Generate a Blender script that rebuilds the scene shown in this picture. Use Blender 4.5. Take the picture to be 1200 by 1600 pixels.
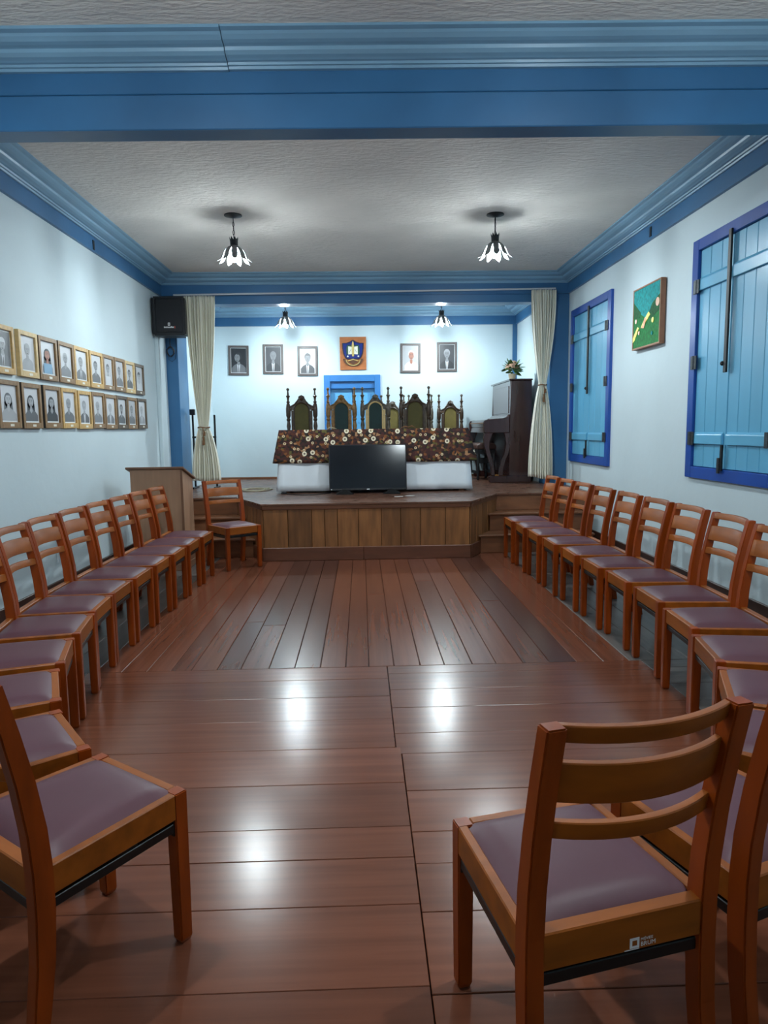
import bpy, bmesh, math, random
from mathutils import Vector, Matrix
random.seed(7)
R = math.radians
PI = math.pi
scn = bpy.context.scene
C = scn.collection
for o in list(bpy.data.objects):
    bpy.data.objects.remove(o, do_unlink=True)

# ------------------------------------------------------------------ camera
FPX, PITCH, YAW, ROLL, CAMH = 1084.0, -0.1192, -0.0307, -0.0127, 1.426
cam = bpy.data.cameras.new('camera')
cam.sensor_fit = 'VERTICAL'; cam.sensor_height = 36.0; cam.lens = FPX / 1600 * 36.0
cam.clip_start = 0.05; cam.clip_end = 60
co = bpy.data.objects.new('camera', cam); C.objects.link(co)
_r = Vector((math.cos(YAW), math.sin(YAW), 0))
_f = Vector((-math.sin(YAW) * math.cos(PITCH), math.cos(YAW) * math.cos(PITCH), math.sin(PITCH)))
_u = _r.cross(_f)
_r2 = _r * math.cos(ROLL) + _u * math.sin(ROLL)
_u2 = _u * math.cos(ROLL) - _r * math.sin(ROLL)
M = Matrix.Identity(4)
for i in range(3):
    M[i][0] = _r2[i]; M[i][1] = _u2[i]; M[i][2] = -_f[i]
M[2][3] = CAMH
co.matrix_world = M
scn.camera = co

# ------------------------------------------------------------------ world, exposure
w = bpy.data.worlds.new('world'); scn.world = w; w.use_nodes = True
w.node_tree.nodes['Background'].inputs[0].default_value = (0.02, 0.025, 0.03, 1)
w.node_tree.nodes['Background'].inputs[1].default_value = 0.2
scn.view_settings.view_transform = 'Standard'
scn.view_settings.look = 'None'
scn.view_settings.gamma = 1.0
scn.view_settings.use_curve_mapping = False
scn.view_settings.exposure = 0.38
BULB = 1050.0                       # radiance of the LED bulbs in the pendants (the place's only light)
BULB_COL = (0.84, 0.96, 1.0, 1)
scn.cycles.max_bounces = 8
scn.cycles.diffuse_bounces = 5
scn.cycles.glossy_bounces = 4
scn.cycles.sample_clamp_indirect = 6.0

# ------------------------------------------------------------------ room numbers (metres)
XL, XR = -2.62, 2.81                # side walls
YN, YD, YB = -1.3, 9.47, 11.5       # wall behind the camera, proscenium, stage back wall
ZC, ZS = 3.44, 3.35                 # hall ceiling, stage ceiling
HS = 0.63                           # stage height
SXL, SXR = -2.42, 2.56              # stage side walls

# ------------------------------------------------------------------ helpers: materials
def lin(c):
    return c / 12.92 if c <= 0.04045 else ((c + 0.055) / 1.055) ** 2.4
def rgb(r, g, b):
    return (lin(r / 255), lin(g / 255), lin(b / 255), 1)
MATS = {}
def mat(name, col, rough=0.5, metal=0.0, var=0.0, nscale=4.0, stretch=(1, 1, 1), bump=0.0, bscale=60.0, bstretch=None,
        rnd=0.0, coat=0.0, spec=0.5, detail=4.0, rvar=0.0, sheen=0.0, col2=None, bdist=0.004):
    m = bpy.data.materials.new(name); m.use_nodes = True; MATS[name] = m
    nt = m.node_tree; N = nt.nodes; L = nt.links
    b = N['Principled BSDF']
    b.inputs['Base Color'].default_value = col
    b.inputs['Roughness'].default_value = rough
    b.inputs['Metallic'].default_value = metal
    b.inputs['Specular IOR Level'].default_value = spec
    b.inputs['Coat Weight'].default_value = coat
    b.inputs['Coat Roughness'].default_value = 0.15
    b.inputs['Sheen Weight'].default_value = sheen
    tc = N.new('ShaderNodeTexCoord')
    src = tc.outputs['Object']
    if rnd:
        oi = N.new('ShaderNodeObjectInfo')
        mul = N.new('ShaderNodeVectorMath'); mul.operation = 'MULTIPLY_ADD'
        cmb = N.new('ShaderNodeCombineXYZ')
        for k in range(3): L.new(oi.outputs['Random'], cmb.inputs[k])
        L.new(cmb.outputs[0], mul.inputs[0]); mul.inputs[1].default_value = (37, 19, 11); L.new(src, mul.inputs[2])
        src = mul.outputs[0]
    def noise(sc, st, det=detail):
        mp = N.new('ShaderNodeMapping'); mp.inputs['Scale'].default_value = st
        L.new(src, mp.inputs['Vector'])
        n = N.new('ShaderNodeTexNoise'); n.inputs['Scale'].default_value = sc; n.inputs['Detail'].default_value = det
        L.new(mp.outputs[0], n.inputs['Vector'])
        return n.outputs['Fac']
    out = None
    if var:
        f = noise(nscale, stretch)
        ramp = N.new('ShaderNodeValToRGB')
        ramp.color_ramp.elements[0].position = 0.3; ramp.color_ramp.elements[1].position = 0.7
        c2 = col2 or tuple(min(1, c * (1 + var)) for c in col[:3]) + (1,)
        ramp.color_ramp.elements[0].color = tuple(c * (1 - var) for c in col[:3]) + (1,)
        ramp.color_ramp.elements[1].color = c2
        L.new(f, ramp.inputs[0]); out = ramp.outputs[0]
    if rnd:
        hs = N.new('ShaderNodeHueSaturation')
        mr = N.new('ShaderNodeMapRange'); mr.inputs['To Min'].default_value = 1 - rnd; mr.inputs['To Max'].default_value = 1 + rnd
        L.new(oi.outputs['Random'], mr.inputs['Value']); L.new(mr.outputs[0], hs.inputs['Value'])
        if out: L.new(out, hs.inputs['Color'])
        else: hs.inputs['Color'].default_value = col
        out = hs.outputs[0]
    if out: L.new(out, b.inputs['Base Color'])
    if rvar:
        f = noise(11.0, (0.5, 2.2, 1), 6.0)
        mr = N.new('ShaderNodeMapRange'); mr.inputs['To Min'].default_value = max(0.02, rough - rvar); mr.inputs['To Max'].default_value = rough + rvar
        mr.inputs['From Min'].default_value = 0.3; mr.inputs['From Max'].default_value = 0.7
        L.new(f, mr.inputs['Value']); L.new(mr.outputs[0], b.inputs['Roughness'])
    if bump:
        f = noise(bscale, bstretch or stretch, 3.0)
        bp = N.new('ShaderNodeBump'); bp.inputs['Strength'].default_value = bump; bp.inputs['Distance'].default_value = bdist
        L.new(f, bp.inputs['Height']); L.new(bp.outputs[0], b.inputs['Normal'])
    return m

WALL = mat('white_wall_paint', rgb(199, 214, 220), 0.75, var=0.04, nscale=1.2, bump=0.25, bscale=9, bdist=0.01)
STWALL = mat('stage_wall_paint', rgb(202, 220, 227), 0.75, var=0.03, nscale=1.2, bump=0.2, bscale=9, bdist=0.01)
BLUE = mat('blue_trim_paint', rgb(54, 106, 150), 0.36, var=0.10, nscale=2.5, stretch=(1, 1, 1), bump=0.15, bscale=14)
CROWNLIT = mat('blue_trim_paint_lit', rgb(126, 164, 190), 0.38, var=0.07, nscale=2.0, bump=0.12, bscale=12)  # trim blue lightened: the light the cornice catches is put into its colour
COBALT = mat('cobalt_frame_paint', rgb(26, 74, 158), 0.3, var=0.12, nscale=3.0, bump=0.12, bscale=25)
SHUT = mat('light_blue_shutter_paint', rgb(98, 172, 208), 0.32, var=0.06, nscale=2.0, stretch=(1, 1, 0.3), rnd=0.05, bump=0.1, bscale=20)
DOORB = mat('sky_blue_door_paint', rgb(96, 172, 224), 0.4, var=0.05)
DOORF = mat('blue_door_frame_paint', rgb(52, 122, 190), 0.4, var=0.06)
_fl = dict(var=0.17, nscale=2.4, stretch=(0.5, 12, 12), bump=0.03, bscale=9, bstretch=(0.8, 5, 5), detail=6, bdist=0.004, spec=0.32)
PLANK = mat('varnished_floor_wood', rgb(113, 65, 46), 0.22, rnd=0.14, **_fl)
PLANKD = mat('dark_floor_wood', rgb(98, 60, 48), 0.24, rnd=0.34, **_fl)
PLANKG = mat('greyed_floor_wood', rgb(96, 88, 84), 0.36, rnd=0.12, **_fl)
UNDER = mat('dark_subfloor', rgb(20, 13, 10), 0.9)
STPLANK = mat('stage_floor_wood', rgb(104, 70, 54), 0.3, var=0.22, nscale=2.2, stretch=(1.2, 9, 9), rnd=0.12, rvar=0.08, bump=0.1, bscale=6)
PANEL = mat('stage_panel_wood', rgb(126, 82, 46), 0.42, var=0.34, nscale=2.6, stretch=(7, 7, 1.0), rnd=0.22, detail=7, bump=0.1, bscale=30, bstretch=(6, 6, 1))
NOSE = mat('stage_edge_wood', rgb(96, 58, 38), 0.38, var=0.2, nscale=3, stretch=(1, 6, 6), rnd=0.08)
KICK = mat('stage_kick_wood', rgb(98, 58, 40), 0.42, var=0.2, nscale=3, stretch=(1, 6, 6), rnd=0.12)
STEPW = mat('step_wood', rgb(112, 70, 44), 0.42, var=0.24, nscale=3, stretch=(1, 6, 6), rnd=0.15)
BASEB = mat('dark_baseboard_wood', rgb(58, 34, 26), 0.4, var=0.2, nscale=4, bump=0.1)
CHAIRW = mat('honey_varnished_wood', rgb(136, 56, 10), 0.34, var=0.24, nscale=4.0, stretch=(5, 5, 0.8), rnd=0.10, detail=6, spec=0.3)
CHAIRR = mat('honey_varnished_rail', rgb(142, 74, 17), 0.42, var=0.24, nscale=4.0, stretch=(0.8, 5, 5), rnd=0.10, detail=6, spec=0.3)
VINYL = mat('plum_vinyl', rgb(92, 58, 67), 0.45, spec=0.28, var=0.05, nscale=3, bump=0.10, bscale=260, bdist=0.001)
BLACKM = mat('black_metal', rgb(22, 24, 25), 0.35, metal=0.3)
BLACKP = mat('black_plastic', rgb(20, 21, 26), 0.5, bump=0.1, bscale=200)
GRILLE = mat('speaker_grille_cloth', rgb(17, 18, 24), 0.7, bump=0.3, bscale=300)
SCREEN = mat('tv_screen_glass', rgb(13, 17, 26), 0.13, spec=0.5)
LECT = mat('pale_laminate_wood', rgb(168, 128, 100), 0.45, var=0.10, nscale=3, stretch=(8, 8, 0.7), detail=6)
LECTE = mat('lectern_edge_wood', rgb(120, 84, 62), 0.45, var=0.1)
CREAM = mat('cream_curtain_cloth', rgb(234, 231, 216), 0.85, var=0.05, nscale=3, sheen=0.2, bump=0.08, bscale=220)
ROPE = mat('brown_tieback_cord', rgb(120, 82, 52), 0.8, var=0.3, nscale=60)
RODW = mat('white_rod_paint', rgb(200, 205, 210), 0.4)
DARKIRON = mat('dark_iron', rgb(34, 38, 42), 0.45, metal=0.4)
PETAL = mat('grey_enamel_petal', rgb(120, 124, 126), 0.35, metal=0.2)
HINGE = mat('aged_hinge_metal', rgb(66, 70, 74), 0.42, metal=0.6, var=0.3, nscale=40)
BOLT = mat('black_bolt_iron', rgb(12, 14, 20), 0.45, metal=0.2)
GOLD = mat('gilt_frame_wood', rgb(196, 158, 96), 0.38, var=0.14, nscale=8, stretch=(1, 4, 4))
GOLDL = mat('pale_gilt_frame_wood', rgb(206, 176, 122), 0.4, var=0.12, nscale=8, stretch=(1, 4, 4))
BRWF = mat('walnut_frame_wood', rgb(136, 104, 66), 0.4, var=0.16, nscale=8, stretch=(1, 4, 4))
DKF = mat('dark_frame_wood', rgb(92, 74, 54), 0.42, var=0.16, nscale=8)
FRGREY = mat('grey_brown_frame_wood', rgb(88, 80, 78), 0.45, var=0.12, nscale=10)
EDGEK = mat('black_frame_edge', rgb(34, 30, 28), 0.5)
MOUNT = mat('white_photo_mount', rgb(226, 232, 236), 0.6)
TAG = mat('cream_name_tag', rgb(224, 220, 206), 0.5)
GR = {}
def grey(v, tint=0):
    k = (v, tint)
    if k not in GR:
        GR[k] = mat('photo_tone_%d' % len(GR), rgb(v, min(255, v + 2 + tint), min(255, v + 6 + 2 * tint)), 0.35)
    return GR[k]
SKIN = mat('photo_skin_tone', rgb(158, 104, 84), 0.4)
THRW = mat('carved_dark_wood', rgb(62, 46, 32), 0.38, var=0.4, nscale=26, bump=0.5, bscale=60, bdist=0.006)
THRG = mat('carved_gilt_wood', rgb(128, 94, 52), 0.36, var=0.45, nscale=30, bump=0.5, bscale=60, bdist=0.006)
THRA = mat('carved_grey_wood', rgb(80, 72, 60), 0.38, var=0.4, nscale=28, bump=0.5, bscale=60, bdist=0.006)
OLIVE = mat('olive_velvet', rgb(76, 70, 30), 0.8, var=0.12, nscale=12, sheen=0.4)
GREENV = mat('bottle_green_velvet', rgb(10, 44, 44), 0.75, var=0.15, nscale=12, sheen=0.4)
GOLDV = mat('gold_green_velvet', rgb(108, 96, 42), 0.8, var=0.12, nscale=12, sheen=0.4)
WHITEC = mat('white_table_cloth', rgb(226, 232, 238), 0.8, var=0.03, nscale=4)
PIANO = mat('dark_mahogany_lacquer', rgb(60, 32, 30), 0.18, var=0.2, nscale=3, stretch=(6, 6, 0.8), coat=0.5)
BRASS = mat('brass_strip', rgb(170, 120, 60), 0.35, metal=0.7)
LEATH = mat('brown_leather', rgb(72, 48, 42), 0.45, var=0.1)
POTM = mat('cream_pot', rgb(222, 204, 172), 0.5, var=0.1)
LEAFM = mat('leaf_green', rgb(58, 96, 40), 0.5, var=0.35, nscale=20, rnd=0.3)
FLOWM = mat('dusty_pink_flower', rgb(196, 160, 134), 0.6, var=0.25, nscale=40, rnd=0.12)
PLAQ = mat('orange_plaque_wood', rgb(176, 106, 58), 0.4, var=0.2, nscale=5, stretch=(1, 1, 4))
CRBLUE = mat('crest_blue_enamel', rgb(18, 40, 120), 0.25)
CRDARK = mat('crest_dark_blue', rgb(24, 26, 52), 0.3)
CRWHITE = mat('crest_white', rgb(230, 232, 214), 0.4)
CRYEL = mat('crest_gold', rgb(196, 176, 110), 0.35)
CRGREEN = mat('crest_green', rgb(34, 74, 52), 0.4)
CRBROWN = mat('crest_brown_ribbon', rgb(88, 54, 34), 0.4)
PAINTTEAL = mat('painting_teal_sky', rgb(8, 136, 138), 0.6, spec=0.25, var=0.4, nscale=34, stretch=(1, 1.6, 1), bump=0.4, bscale=60)
PAINTGRN = mat('painting_green_field', rgb(8, 108, 46), 0.6, spec=0.25, var=0.35, nscale=34, bump=0.4, bscale=60)
PAINTDGR = mat('painting_dark_green', rgb(6, 80, 36), 0.6, spec=0.25, var=0.35, nscale=34, bump=0.4, bscale=60)
PAINTYEL = mat('painting_yellow', rgb(226, 214, 50), 0.4, var=0.3, nscale=50)
PAINTORA = mat('painting_orange', rgb(206, 130, 60), 0.4, var=0.3, nscale=50)
PAINTPNK = mat('painting_pale_pink', rgb(220, 170, 140), 0.4)
PFRAME = mat('painting_edge_wood', rgb(150, 104, 76), 0.5, var=0.12, nscale=10)
PFRAMEL = mat('painting_pale_lip', rgb(196, 176, 140), 0.5)
WHITEI = mat('white_ink', rgb(232, 232, 232), 0.5)
REDI = mat('red_ink', rgb(190, 70, 60), 0.5)
CABLE = mat('pale_cable', rgb(176, 168, 140), 0.5)
CABLED = mat('black_cable', rgb(24, 24, 26), 0.5)
PAPER = mat('white_paper', rgb(226, 226, 222), 0.6)

def emission(name, col, s):
    m = bpy.data.materials.new(name); m.use_nodes = True
    N = m.node_tree.nodes; N.clear()
    e = N.new('ShaderNodeEmission'); e.inputs[0].default_value = col; e.inputs[1].default_value = s
    o = N.new('ShaderNodeOutputMaterial'); m.node_tree.links.new(e.outputs[0], o.inputs[0])
    return m
BULBM = emission('lit_led_bulb', BULB_COL, BULB)

def ceiling_mat():
    m = mat('plastered_mat_ceiling', rgb(224, 218, 212), 0.85, var=0.06, nscale=1.5)
    nt = m.node_tree; N = nt.nodes; L = nt.links; b = N['Principled BSDF']
    tc = N.new('ShaderNodeTexCoord')
    hs = []
    for ang, sc in ((0.5, (8, 26, 1)), (2.0, (8, 28, 1))):
        mp = N.new('ShaderNodeMapping'); mp.inputs['Rotation'].default_value = (0, 0, ang); mp.inputs['Scale'].default_value = sc
        L.new(tc.outputs['Object'], mp.inputs[0])
        n = N.new('ShaderNodeTexNoise'); n.inputs['Scale'].default_value = 1.6; n.inputs['Detail'].default_value = 4
        L.new(mp.outputs[0], n.inputs['Vector']); hs.append(n.outputs['Fac'])
    ck = N.new('ShaderNodeTexNoise'); ck.inputs['Scale'].default_value = 7.0; L.new(tc.outputs['Object'], ck.inputs['Vector'])
    rp = N.new('ShaderNodeValToRGB'); rp.color_ramp.elements[0].position = 0.45; rp.color_ramp.elements[1].position = 0.55
    L.new(ck.outputs['Fac'], rp.inputs[0])
    mx = N.new('ShaderNodeMix'); mx.data_type = 'FLOAT'
    L.new(rp.outputs[0], mx.inputs[0]); L.new(hs[0], mx.inputs[2]); L.new(hs[1], mx.inputs[3])
    bp = N.new('ShaderNodeBump'); bp.inputs['Strength'].default_value = 0.75; bp.inputs['Distance'].default_value = 0.02
    L.new(mx.outputs[0], bp.inputs['Height']); L.new(bp.outputs[0], b.inputs['Normal'])
    return m
CEIL = ceiling_mat()

def floral_mat():
    m = mat('brown_floral_print', rgb(60, 34, 26), 0.8)
    nt = m.node_tree; N = nt.nodes; L = nt.links; b = N['Principled BSDF']
    uv = N.new('ShaderNodeTexCoord')
    src = uv.outputs['UV']
    def vor(sc, rand=1.0, feat='F1'):
        v = N.new('ShaderNodeTexVoronoi'); v.voronoi_dimensions = '2D'; v.feature = feat
        v.inputs['Scale'].default_value = sc; v.inputs['Randomness'].default_value = rand
        L.new(src, v.inputs['Vector']); return v
    base = vor(36)
    rp = N.new('ShaderNodeValToRGB'); rp.color_ramp.interpolation = 'CONSTANT'
    cols = [(0.0, rgb(34, 20, 20)), (0.22, rgb(62, 30, 26)), (0.40, rgb(86, 44, 26)), (0.56, rgb(40, 30, 20)), (0.68, rgb(70, 28, 28)),
            (0.80, rgb(128, 76, 34)), (0.90, rgb(96, 88, 40)), (0.955, rgb(164, 120, 84))]
    el = rp.color_ramp.elements
    el[0].position, el[0].color = cols[0]; el[1].position, el[1].color = cols[1]
    for p_, c_ in cols[2:]:
        e = el.new(p_); e.color = c_
    sep = N.new('ShaderNodeSeparateColor'); L.new(base.outputs['Color'], sep.inputs[0]); L.new(sep.outputs[0], rp.inputs[0])
    cur = rp.outputs[0]
    for sc, rad, rnd_, col in ((7.2, 0.21, 0.85, rgb(236, 224, 196)), (12.0, 0.20, 1.0, rgb(214, 190, 150))):
        v = vor(sc, rnd_)
        mask = N.new('ShaderNodeValToRGB'); mask.color_ramp.interpolation = 'CONSTANT'
        e = mask.color_ramp.elements; e[0].position = 0; e[0].color = (0.15, 0.15, 0.15, 1)
        e[1].position = rad * 0.42; e[1].color = (1, 1, 1, 1)
        q = e.new(rad); q.color = (0, 0, 0, 1)
        L.new(v.outputs['Distance'], mask.inputs[0])
        sp = N.new('ShaderNodeSeparateColor'); L.new(v.outputs['Color'], sp.inputs[0])
        th = N.new('ShaderNodeMath'); th.operation = 'LESS_THAN'; th.inputs[1].default_value = 0.62 if sc < 8 else 0.3
        L.new(sp.outputs[1], th.inputs[0])
        mm = N.new('ShaderNodeMath'); mm.operation = 'MULTIPLY'; L.new(mask.outputs[0], mm.inputs[0]); L.new(th.outputs[0], mm.inputs[1])
        mx = N.new('ShaderNodeMix'); mx.data_type = 'RGBA'
        L.new(mm.outputs[0], mx.inputs[0]); L.new(cur, mx.inputs[6]); mx.inputs[7].default_value = col
        cur = mx.outputs[2]
    L.new(cur, b.inputs['Base Color'])
    return m
FLORAL = floral_mat()

# ------------------------------------------------------------------ helpers: geometry
class MB:
    def __init__(s): s.v = []; s.f = []; s.m = []
    def add(s, vs, fs, mi=0):
        k = len(s.v); s.v += [tuple(p) for p in vs]
        s.f += [tuple(i + k for i in f) for f in fs]; s.m += [mi] * len(fs)
        return s
    def box(s, x0, x1, y0, y1, z0, z1, mi=0):
        return s.add([(x0, y0, z0), (x1, y0, z0), (x1, y1, z0), (x0, y1, z0), (x0, y0, z1), (x1, y0, z1), (x1, y1, z1), (x0, y1, z1)],
                     [(0, 3, 2, 1), (4, 5, 6, 7), (0, 1, 5, 4), (1, 2, 6, 5), (2, 3, 7, 6), (3, 0, 4, 7)], mi)
    def prism(s, poly, a0, a1, axis='z', mi=0):
        # poly: 2-D points; axis z -> (x,y), y -> (x,z), x -> (y,z)
        n = len(poly)
        def P(p, a):
            return (p[0], p[1], a) if axis == 'z' else ((p[0], a, p[1]) if axis == 'y' else (a, p[0], p[1]))
        vs = [P(p, a0) for p in poly] + [P(p, a1) for p in poly]
        fs = [tuple(range(n))[::-1], tuple(range(n, 2 * n))] + [(i, (i + 1) % n, n + (i + 1) % n, n + i) for i in range(n)]
        return s.add(vs, fs, mi)
    def lathe(s, prof, c=(0, 0, 0), seg=16, mi=0, axis='z'):
        vs = []; fs = []; n = len(prof)
        for r, z in prof:
            for k in range(seg):
                a = 2 * PI * k / seg
                p = (r * math.cos(a), r * math.sin(a), z)
                if axis == 'y': p = (p[0], p[2], p[1])
                if axis == 'x': p = (p[2], p[0], p[1])
                vs.append((c[0] + p[0], c[1] + p[1], c[2] + p[2]))
        for i in range(n - 1):
            for k in range(seg):
                a, b_ = i * seg + k, i * seg + (k + 1) % seg
                fs.append((a, b_, b_ + seg, a + seg))
        if prof[0][0] > 1e-5: fs.append(tuple(range(seg))[::-1])
        if prof[-1][0] > 1e-5: fs.append(tuple(range((n - 1) * seg, n * seg)))
        return s.add(vs, fs, mi)
    def tube(s, pts, r, seg=8, mi=0, closed=False):
        pts = [Vector(p) for p in pts]; n = len(pts); vs = []; fs = []
        rs = r if isinstance(r, (list, tuple)) else [r] * n
        up = Vector((0, 0, 1))
        for i, p in enumerate(pts):
            a = pts[(i - 1) % n] if (closed or i > 0) else p
            b_ = pts[(i + 1) % n] if (closed or i < n - 1) else p
            t = (b_ - a).normalized()
            ref = up if abs(t.z) < 0.9 else Vector((1, 0, 0))
            x = t.cross(ref).normalized(); y = t.cross(x).normalized()
            for k in range(seg):
                q = 2 * PI * k / seg
                vs.append(p + x * rs[i] * math.cos(q) + y * rs[i] * math.sin(q))
        for i in range(n if closed else n - 1):
            for k in range(seg):
                a, b_ = i * seg + k, i * seg + (k + 1) % seg
                c_, d = ((i + 1) % n) * seg + (k + 1) % seg, ((i + 1) % n) * seg + k
                fs.append((a, b_, c_, d))
        if not closed:
            fs.append(tuple(range(seg))[::-1]); fs.append(tuple(range((n - 1) * seg, n * seg)))
        return s.add(vs, fs, mi)
    def sphere(s, c, r, seg=12, rings=8, mi=0, sc=(1, 1, 1)):
        prof = [(max(1e-6, r * math.sin(PI * i / rings)), -r * math.cos(PI * i / rings)) for i in range(rings + 1)]
        k0 = len(s.v); s.lathe(prof, (0, 0, 0), seg, mi)
        for i in range(k0, len(s.v)):
            p = s.v[i]; s.v[i] = (c[0] + p[0] * sc[0], c[1] + p[1] * sc[1], c[2] + p[2] * sc[2])
        return s
    def xform(s, mtx):
        s.v = [tuple(mtx @ Vector(p)) for p in s.v]; return s
    def mesh(s, name, mats, smooth=False, bevel=0.0, bseg=1, uv=None):
        me = bpy.data.meshes.new(name)
        me.from_pydata(s.v, [], s.f)
        if not isinstance(mats, (list, tuple)): mats = [mats]
        for m in mats: me.materials.append(m)
        me.polygons.foreach_set('material_index', s.m)
        bm = bmesh.new(); bm.from_mesh(me)
        bmesh.ops.recalc_face_normals(bm, faces=bm.faces)
        if bevel:
            es = [e for e in bm.edges if len(e.link_faces) == 2 and e.calc_face_angle(0) > 0.5]
            bmesh.ops.bevel(bm, geom=es, offset=bevel, segments=bseg, affect='EDGES', clamp_overlap=True)
        bm.to_mesh(me); bm.free()
        if smooth:
            me.polygons.foreach_set('use_smooth', [True] * len(me.polygons))
            try: me.set_sharp_from_angle(angle=R(40))
            except Exception: pass
        if uv:
            lay = me.uv_layers.new(name='uv')
            for lp in me.loops:
                lay.data[lp.index].uv = uv[lp.vertex_index]
        me.update()
        return me
    def build(s, name, mats, parent=None, smooth=False, bevel=0.0, bseg=1, loc=None, uv=None):
        return link(name, s.mesh(name, mats, smooth, bevel, bseg, uv), parent, loc)

def link(name, me, parent=None, loc=None):
    o = bpy.data.objects.new(name, me); C.objects.link(o)
    if parent: o.parent = parent
    if loc: o.location = loc
    return o
def tag(o, label=None, cat=None, group=None, kind=None):
    if label: o['label'] = label
    if cat: o['category'] = cat
    if group: o['group'] = group
    if kind: o['kind'] = kind
    return o
def thing(name, label, cat, loc=(0, 0, 0), rz=0.0, group=None, kind=None):
    o = bpy.data.objects.new(name, None); C.objects.link(o)
    o.empty_display_size = 0.1
    o.location = loc; o.rotation_euler = (0, 0, rz)
    return tag(o, label, cat, group, kind)
def bx(x0, x1, y0, y1, z0, z1):
    return MB().box(min(x0, x1), max(x0, x1), min(y0, y1), max(y0, y1), min(z0, z1), max(z0, z1))
def dup(root, loc, rz, label, group=None):
    r = root.copy(); C.objects.link(r); r.location = loc; r.rotation_euler = (0, 0, rz); r['label'] = label
    if group: r['group'] = group
    for ch in list(root.children):
        c = ch.copy(); C.objects.link(c); c.parent = r
        for g in list(ch.children):
            d = g.copy(); C.objects.link(d); d.parent = c
    return r
ORD = ['first', 'second', 'third', 'fourth', 'fifth', 'sixth', 'seventh', 'eighth', 'ninth', 'tenth', 'eleventh', 'twelfth', 'thirteenth']

# ================================================================== STRUCTURE
def struct(o, label, cat):
    return tag(o, label, cat, kind='structure')
# ---- floor with its planks
floor = bx(XL, XR, YN, 8.6, -0.2, -0.014).build('floor', UNDER)
struct(floor, 'varnished brown wooden plank floor of the hall', 'floor')
def plank(x0, x1, y0, y1, material, along, dz):
    g = 0.0012
    cx, cy = (x0 + x1) / 2, (y0 + y1) / 2
    if along == 'y': hl, hw = (y1 - y0) / 2 - g, (x1 - x0) / 2 - g
    else: hl, hw = (x1 - x0) / 2 - g, (y1 - y0) / 2 - g
    o = bx(-hl, hl, -hw, hw, -0.014, 0).build('plank', material, floor, bevel=0.003 if along == 'y' else 0.0016, loc=(cx, cy, dz))
    if along == 'y': o.rotation_euler = (0, 0, PI / 2)
    o.rotation_euler.x = random.uniform(-1, 1) * (0.004 if along == 'y' else 0.0025)
    return o
YS = 4.06
far_x = [-1.62, -1.46, -1.31, -1.17, -1.049, -.893, -.751, -.582, -.427, -.273, -.119, .021, .174, .333, .48, .651, .797, .962, 1.126, 1.29, 1.454, 1.617]
joint = {2: 6.2, 5: 5.1, 6: 5.0, 8: 6.6, 11: 5.9, 14: 6.4, 17: 5.6, 19: 6.9}
for i in range(len(far_x) - 1):
    m_ = PLANKD if i in (5, 6, 7, 8, 14, 15, 17, 18) else PLANK
    segs = [(YS, joint[i]), (joint[i], 8.38)] if i in joint else [(YS, 8.38)]
    for a, b in segs:
        plank(far_x[i], far_x[i + 1], a, b, m_, 'y', random.uniform(-0.0012, 0))
for xs in ([1.617, 1.80, 1.99, 2.19, 2.39, 2.60, XR], [XL, -2.42, -2.22, -2.02, -1.82, -1.62]):
    for a, b in zip(xs[:-1], xs[1:]):
        plank(a, b, YS, 8.38, PLANKG, 'y', random.uniform(-0.002, 0))
def seam(y): return 0.132 if y > 3 else 0.155
rowsL = [YS, 3.854, 3.589, 3.292, 2.98, 2.668, 2.354, 2.171, 1.939, 1.626, 1.31, 1.0, 0.68, 0.36, 0.04, -0.3, -0.62, -0.95, YN]
rowsR = [YS, 3.93, 3.674, 3.426, 3.123, 2.915, 2.598, 2.316, 2.132, 1.90, 1.598, 1.29, 0.98, 0.66, 0.35, 0.02, -0.3, -0.64, -0.96, YN]
for i in range(len(rowsL) - 1):
    y1, y0 = rowsL[i], rowsL[i + 1]
    plank(-1.66, seam((y0 + y1) / 2) - .001, y0, y1, PLANK, 'x', random.uniform(-0.0015, 0))
    plank(XL, -1.66, y0, y1, PLANKG, 'x', random.uniform(-0.002, 0))
for i in range(len(rowsR) - 1):
    y1, y0 = rowsR[i], rowsR[i + 1]
    plank(seam((y0 + y1) / 2), 1.69, y0, y1, PLANK, 'x', random.uniform(-0.0015, 0))
    plank(1.69, XR, y0, y1, PLANKG, 'x', random.uniform(-0.002, 0))

# ---- ceilings
struct(bx(XL - .1, XR + .1, YN - .1, YD + .1, ZC, ZC + 0.1).build('ceiling', CEIL), 'rough white plastered ceiling of the hall', 'ceiling')
struct(bx(SXL - .3, SXR + .3, YD + .1, YB + .1, ZS, ZS + 0.1).build('ceiling', CEIL), 'white ceiling over the stage', 'ceiling')

# ---- walls
struct(bx(XL - 0.2, XL, YN - .2, YD + 0.5, -0.2, ZC + .1).build('wall_left', WALL), 'white left wall hung with portraits', 'wall')
struct(bx(XL - 0.2, XR + 0.2, YN - 0.2, YN, -0.2, ZC + .1).build('wall_rear', WALL), 'white wall at the rear end of the hall', 'wall')
struct(bx(XL - .2, SXL, YD + 0.5, YB + 0.1, 0, ZS + .1).build('wall_stage_left', STWALL), 'white side wall of the stage beside the left curtain', 'wall')
struct(bx(SXR, XR + .2, YD + 0.5, YB + 0.1, 0, ZS + .1).build('wall_stage_right', STWALL), 'white side wall of the stage beside the piano', 'wall')
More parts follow.
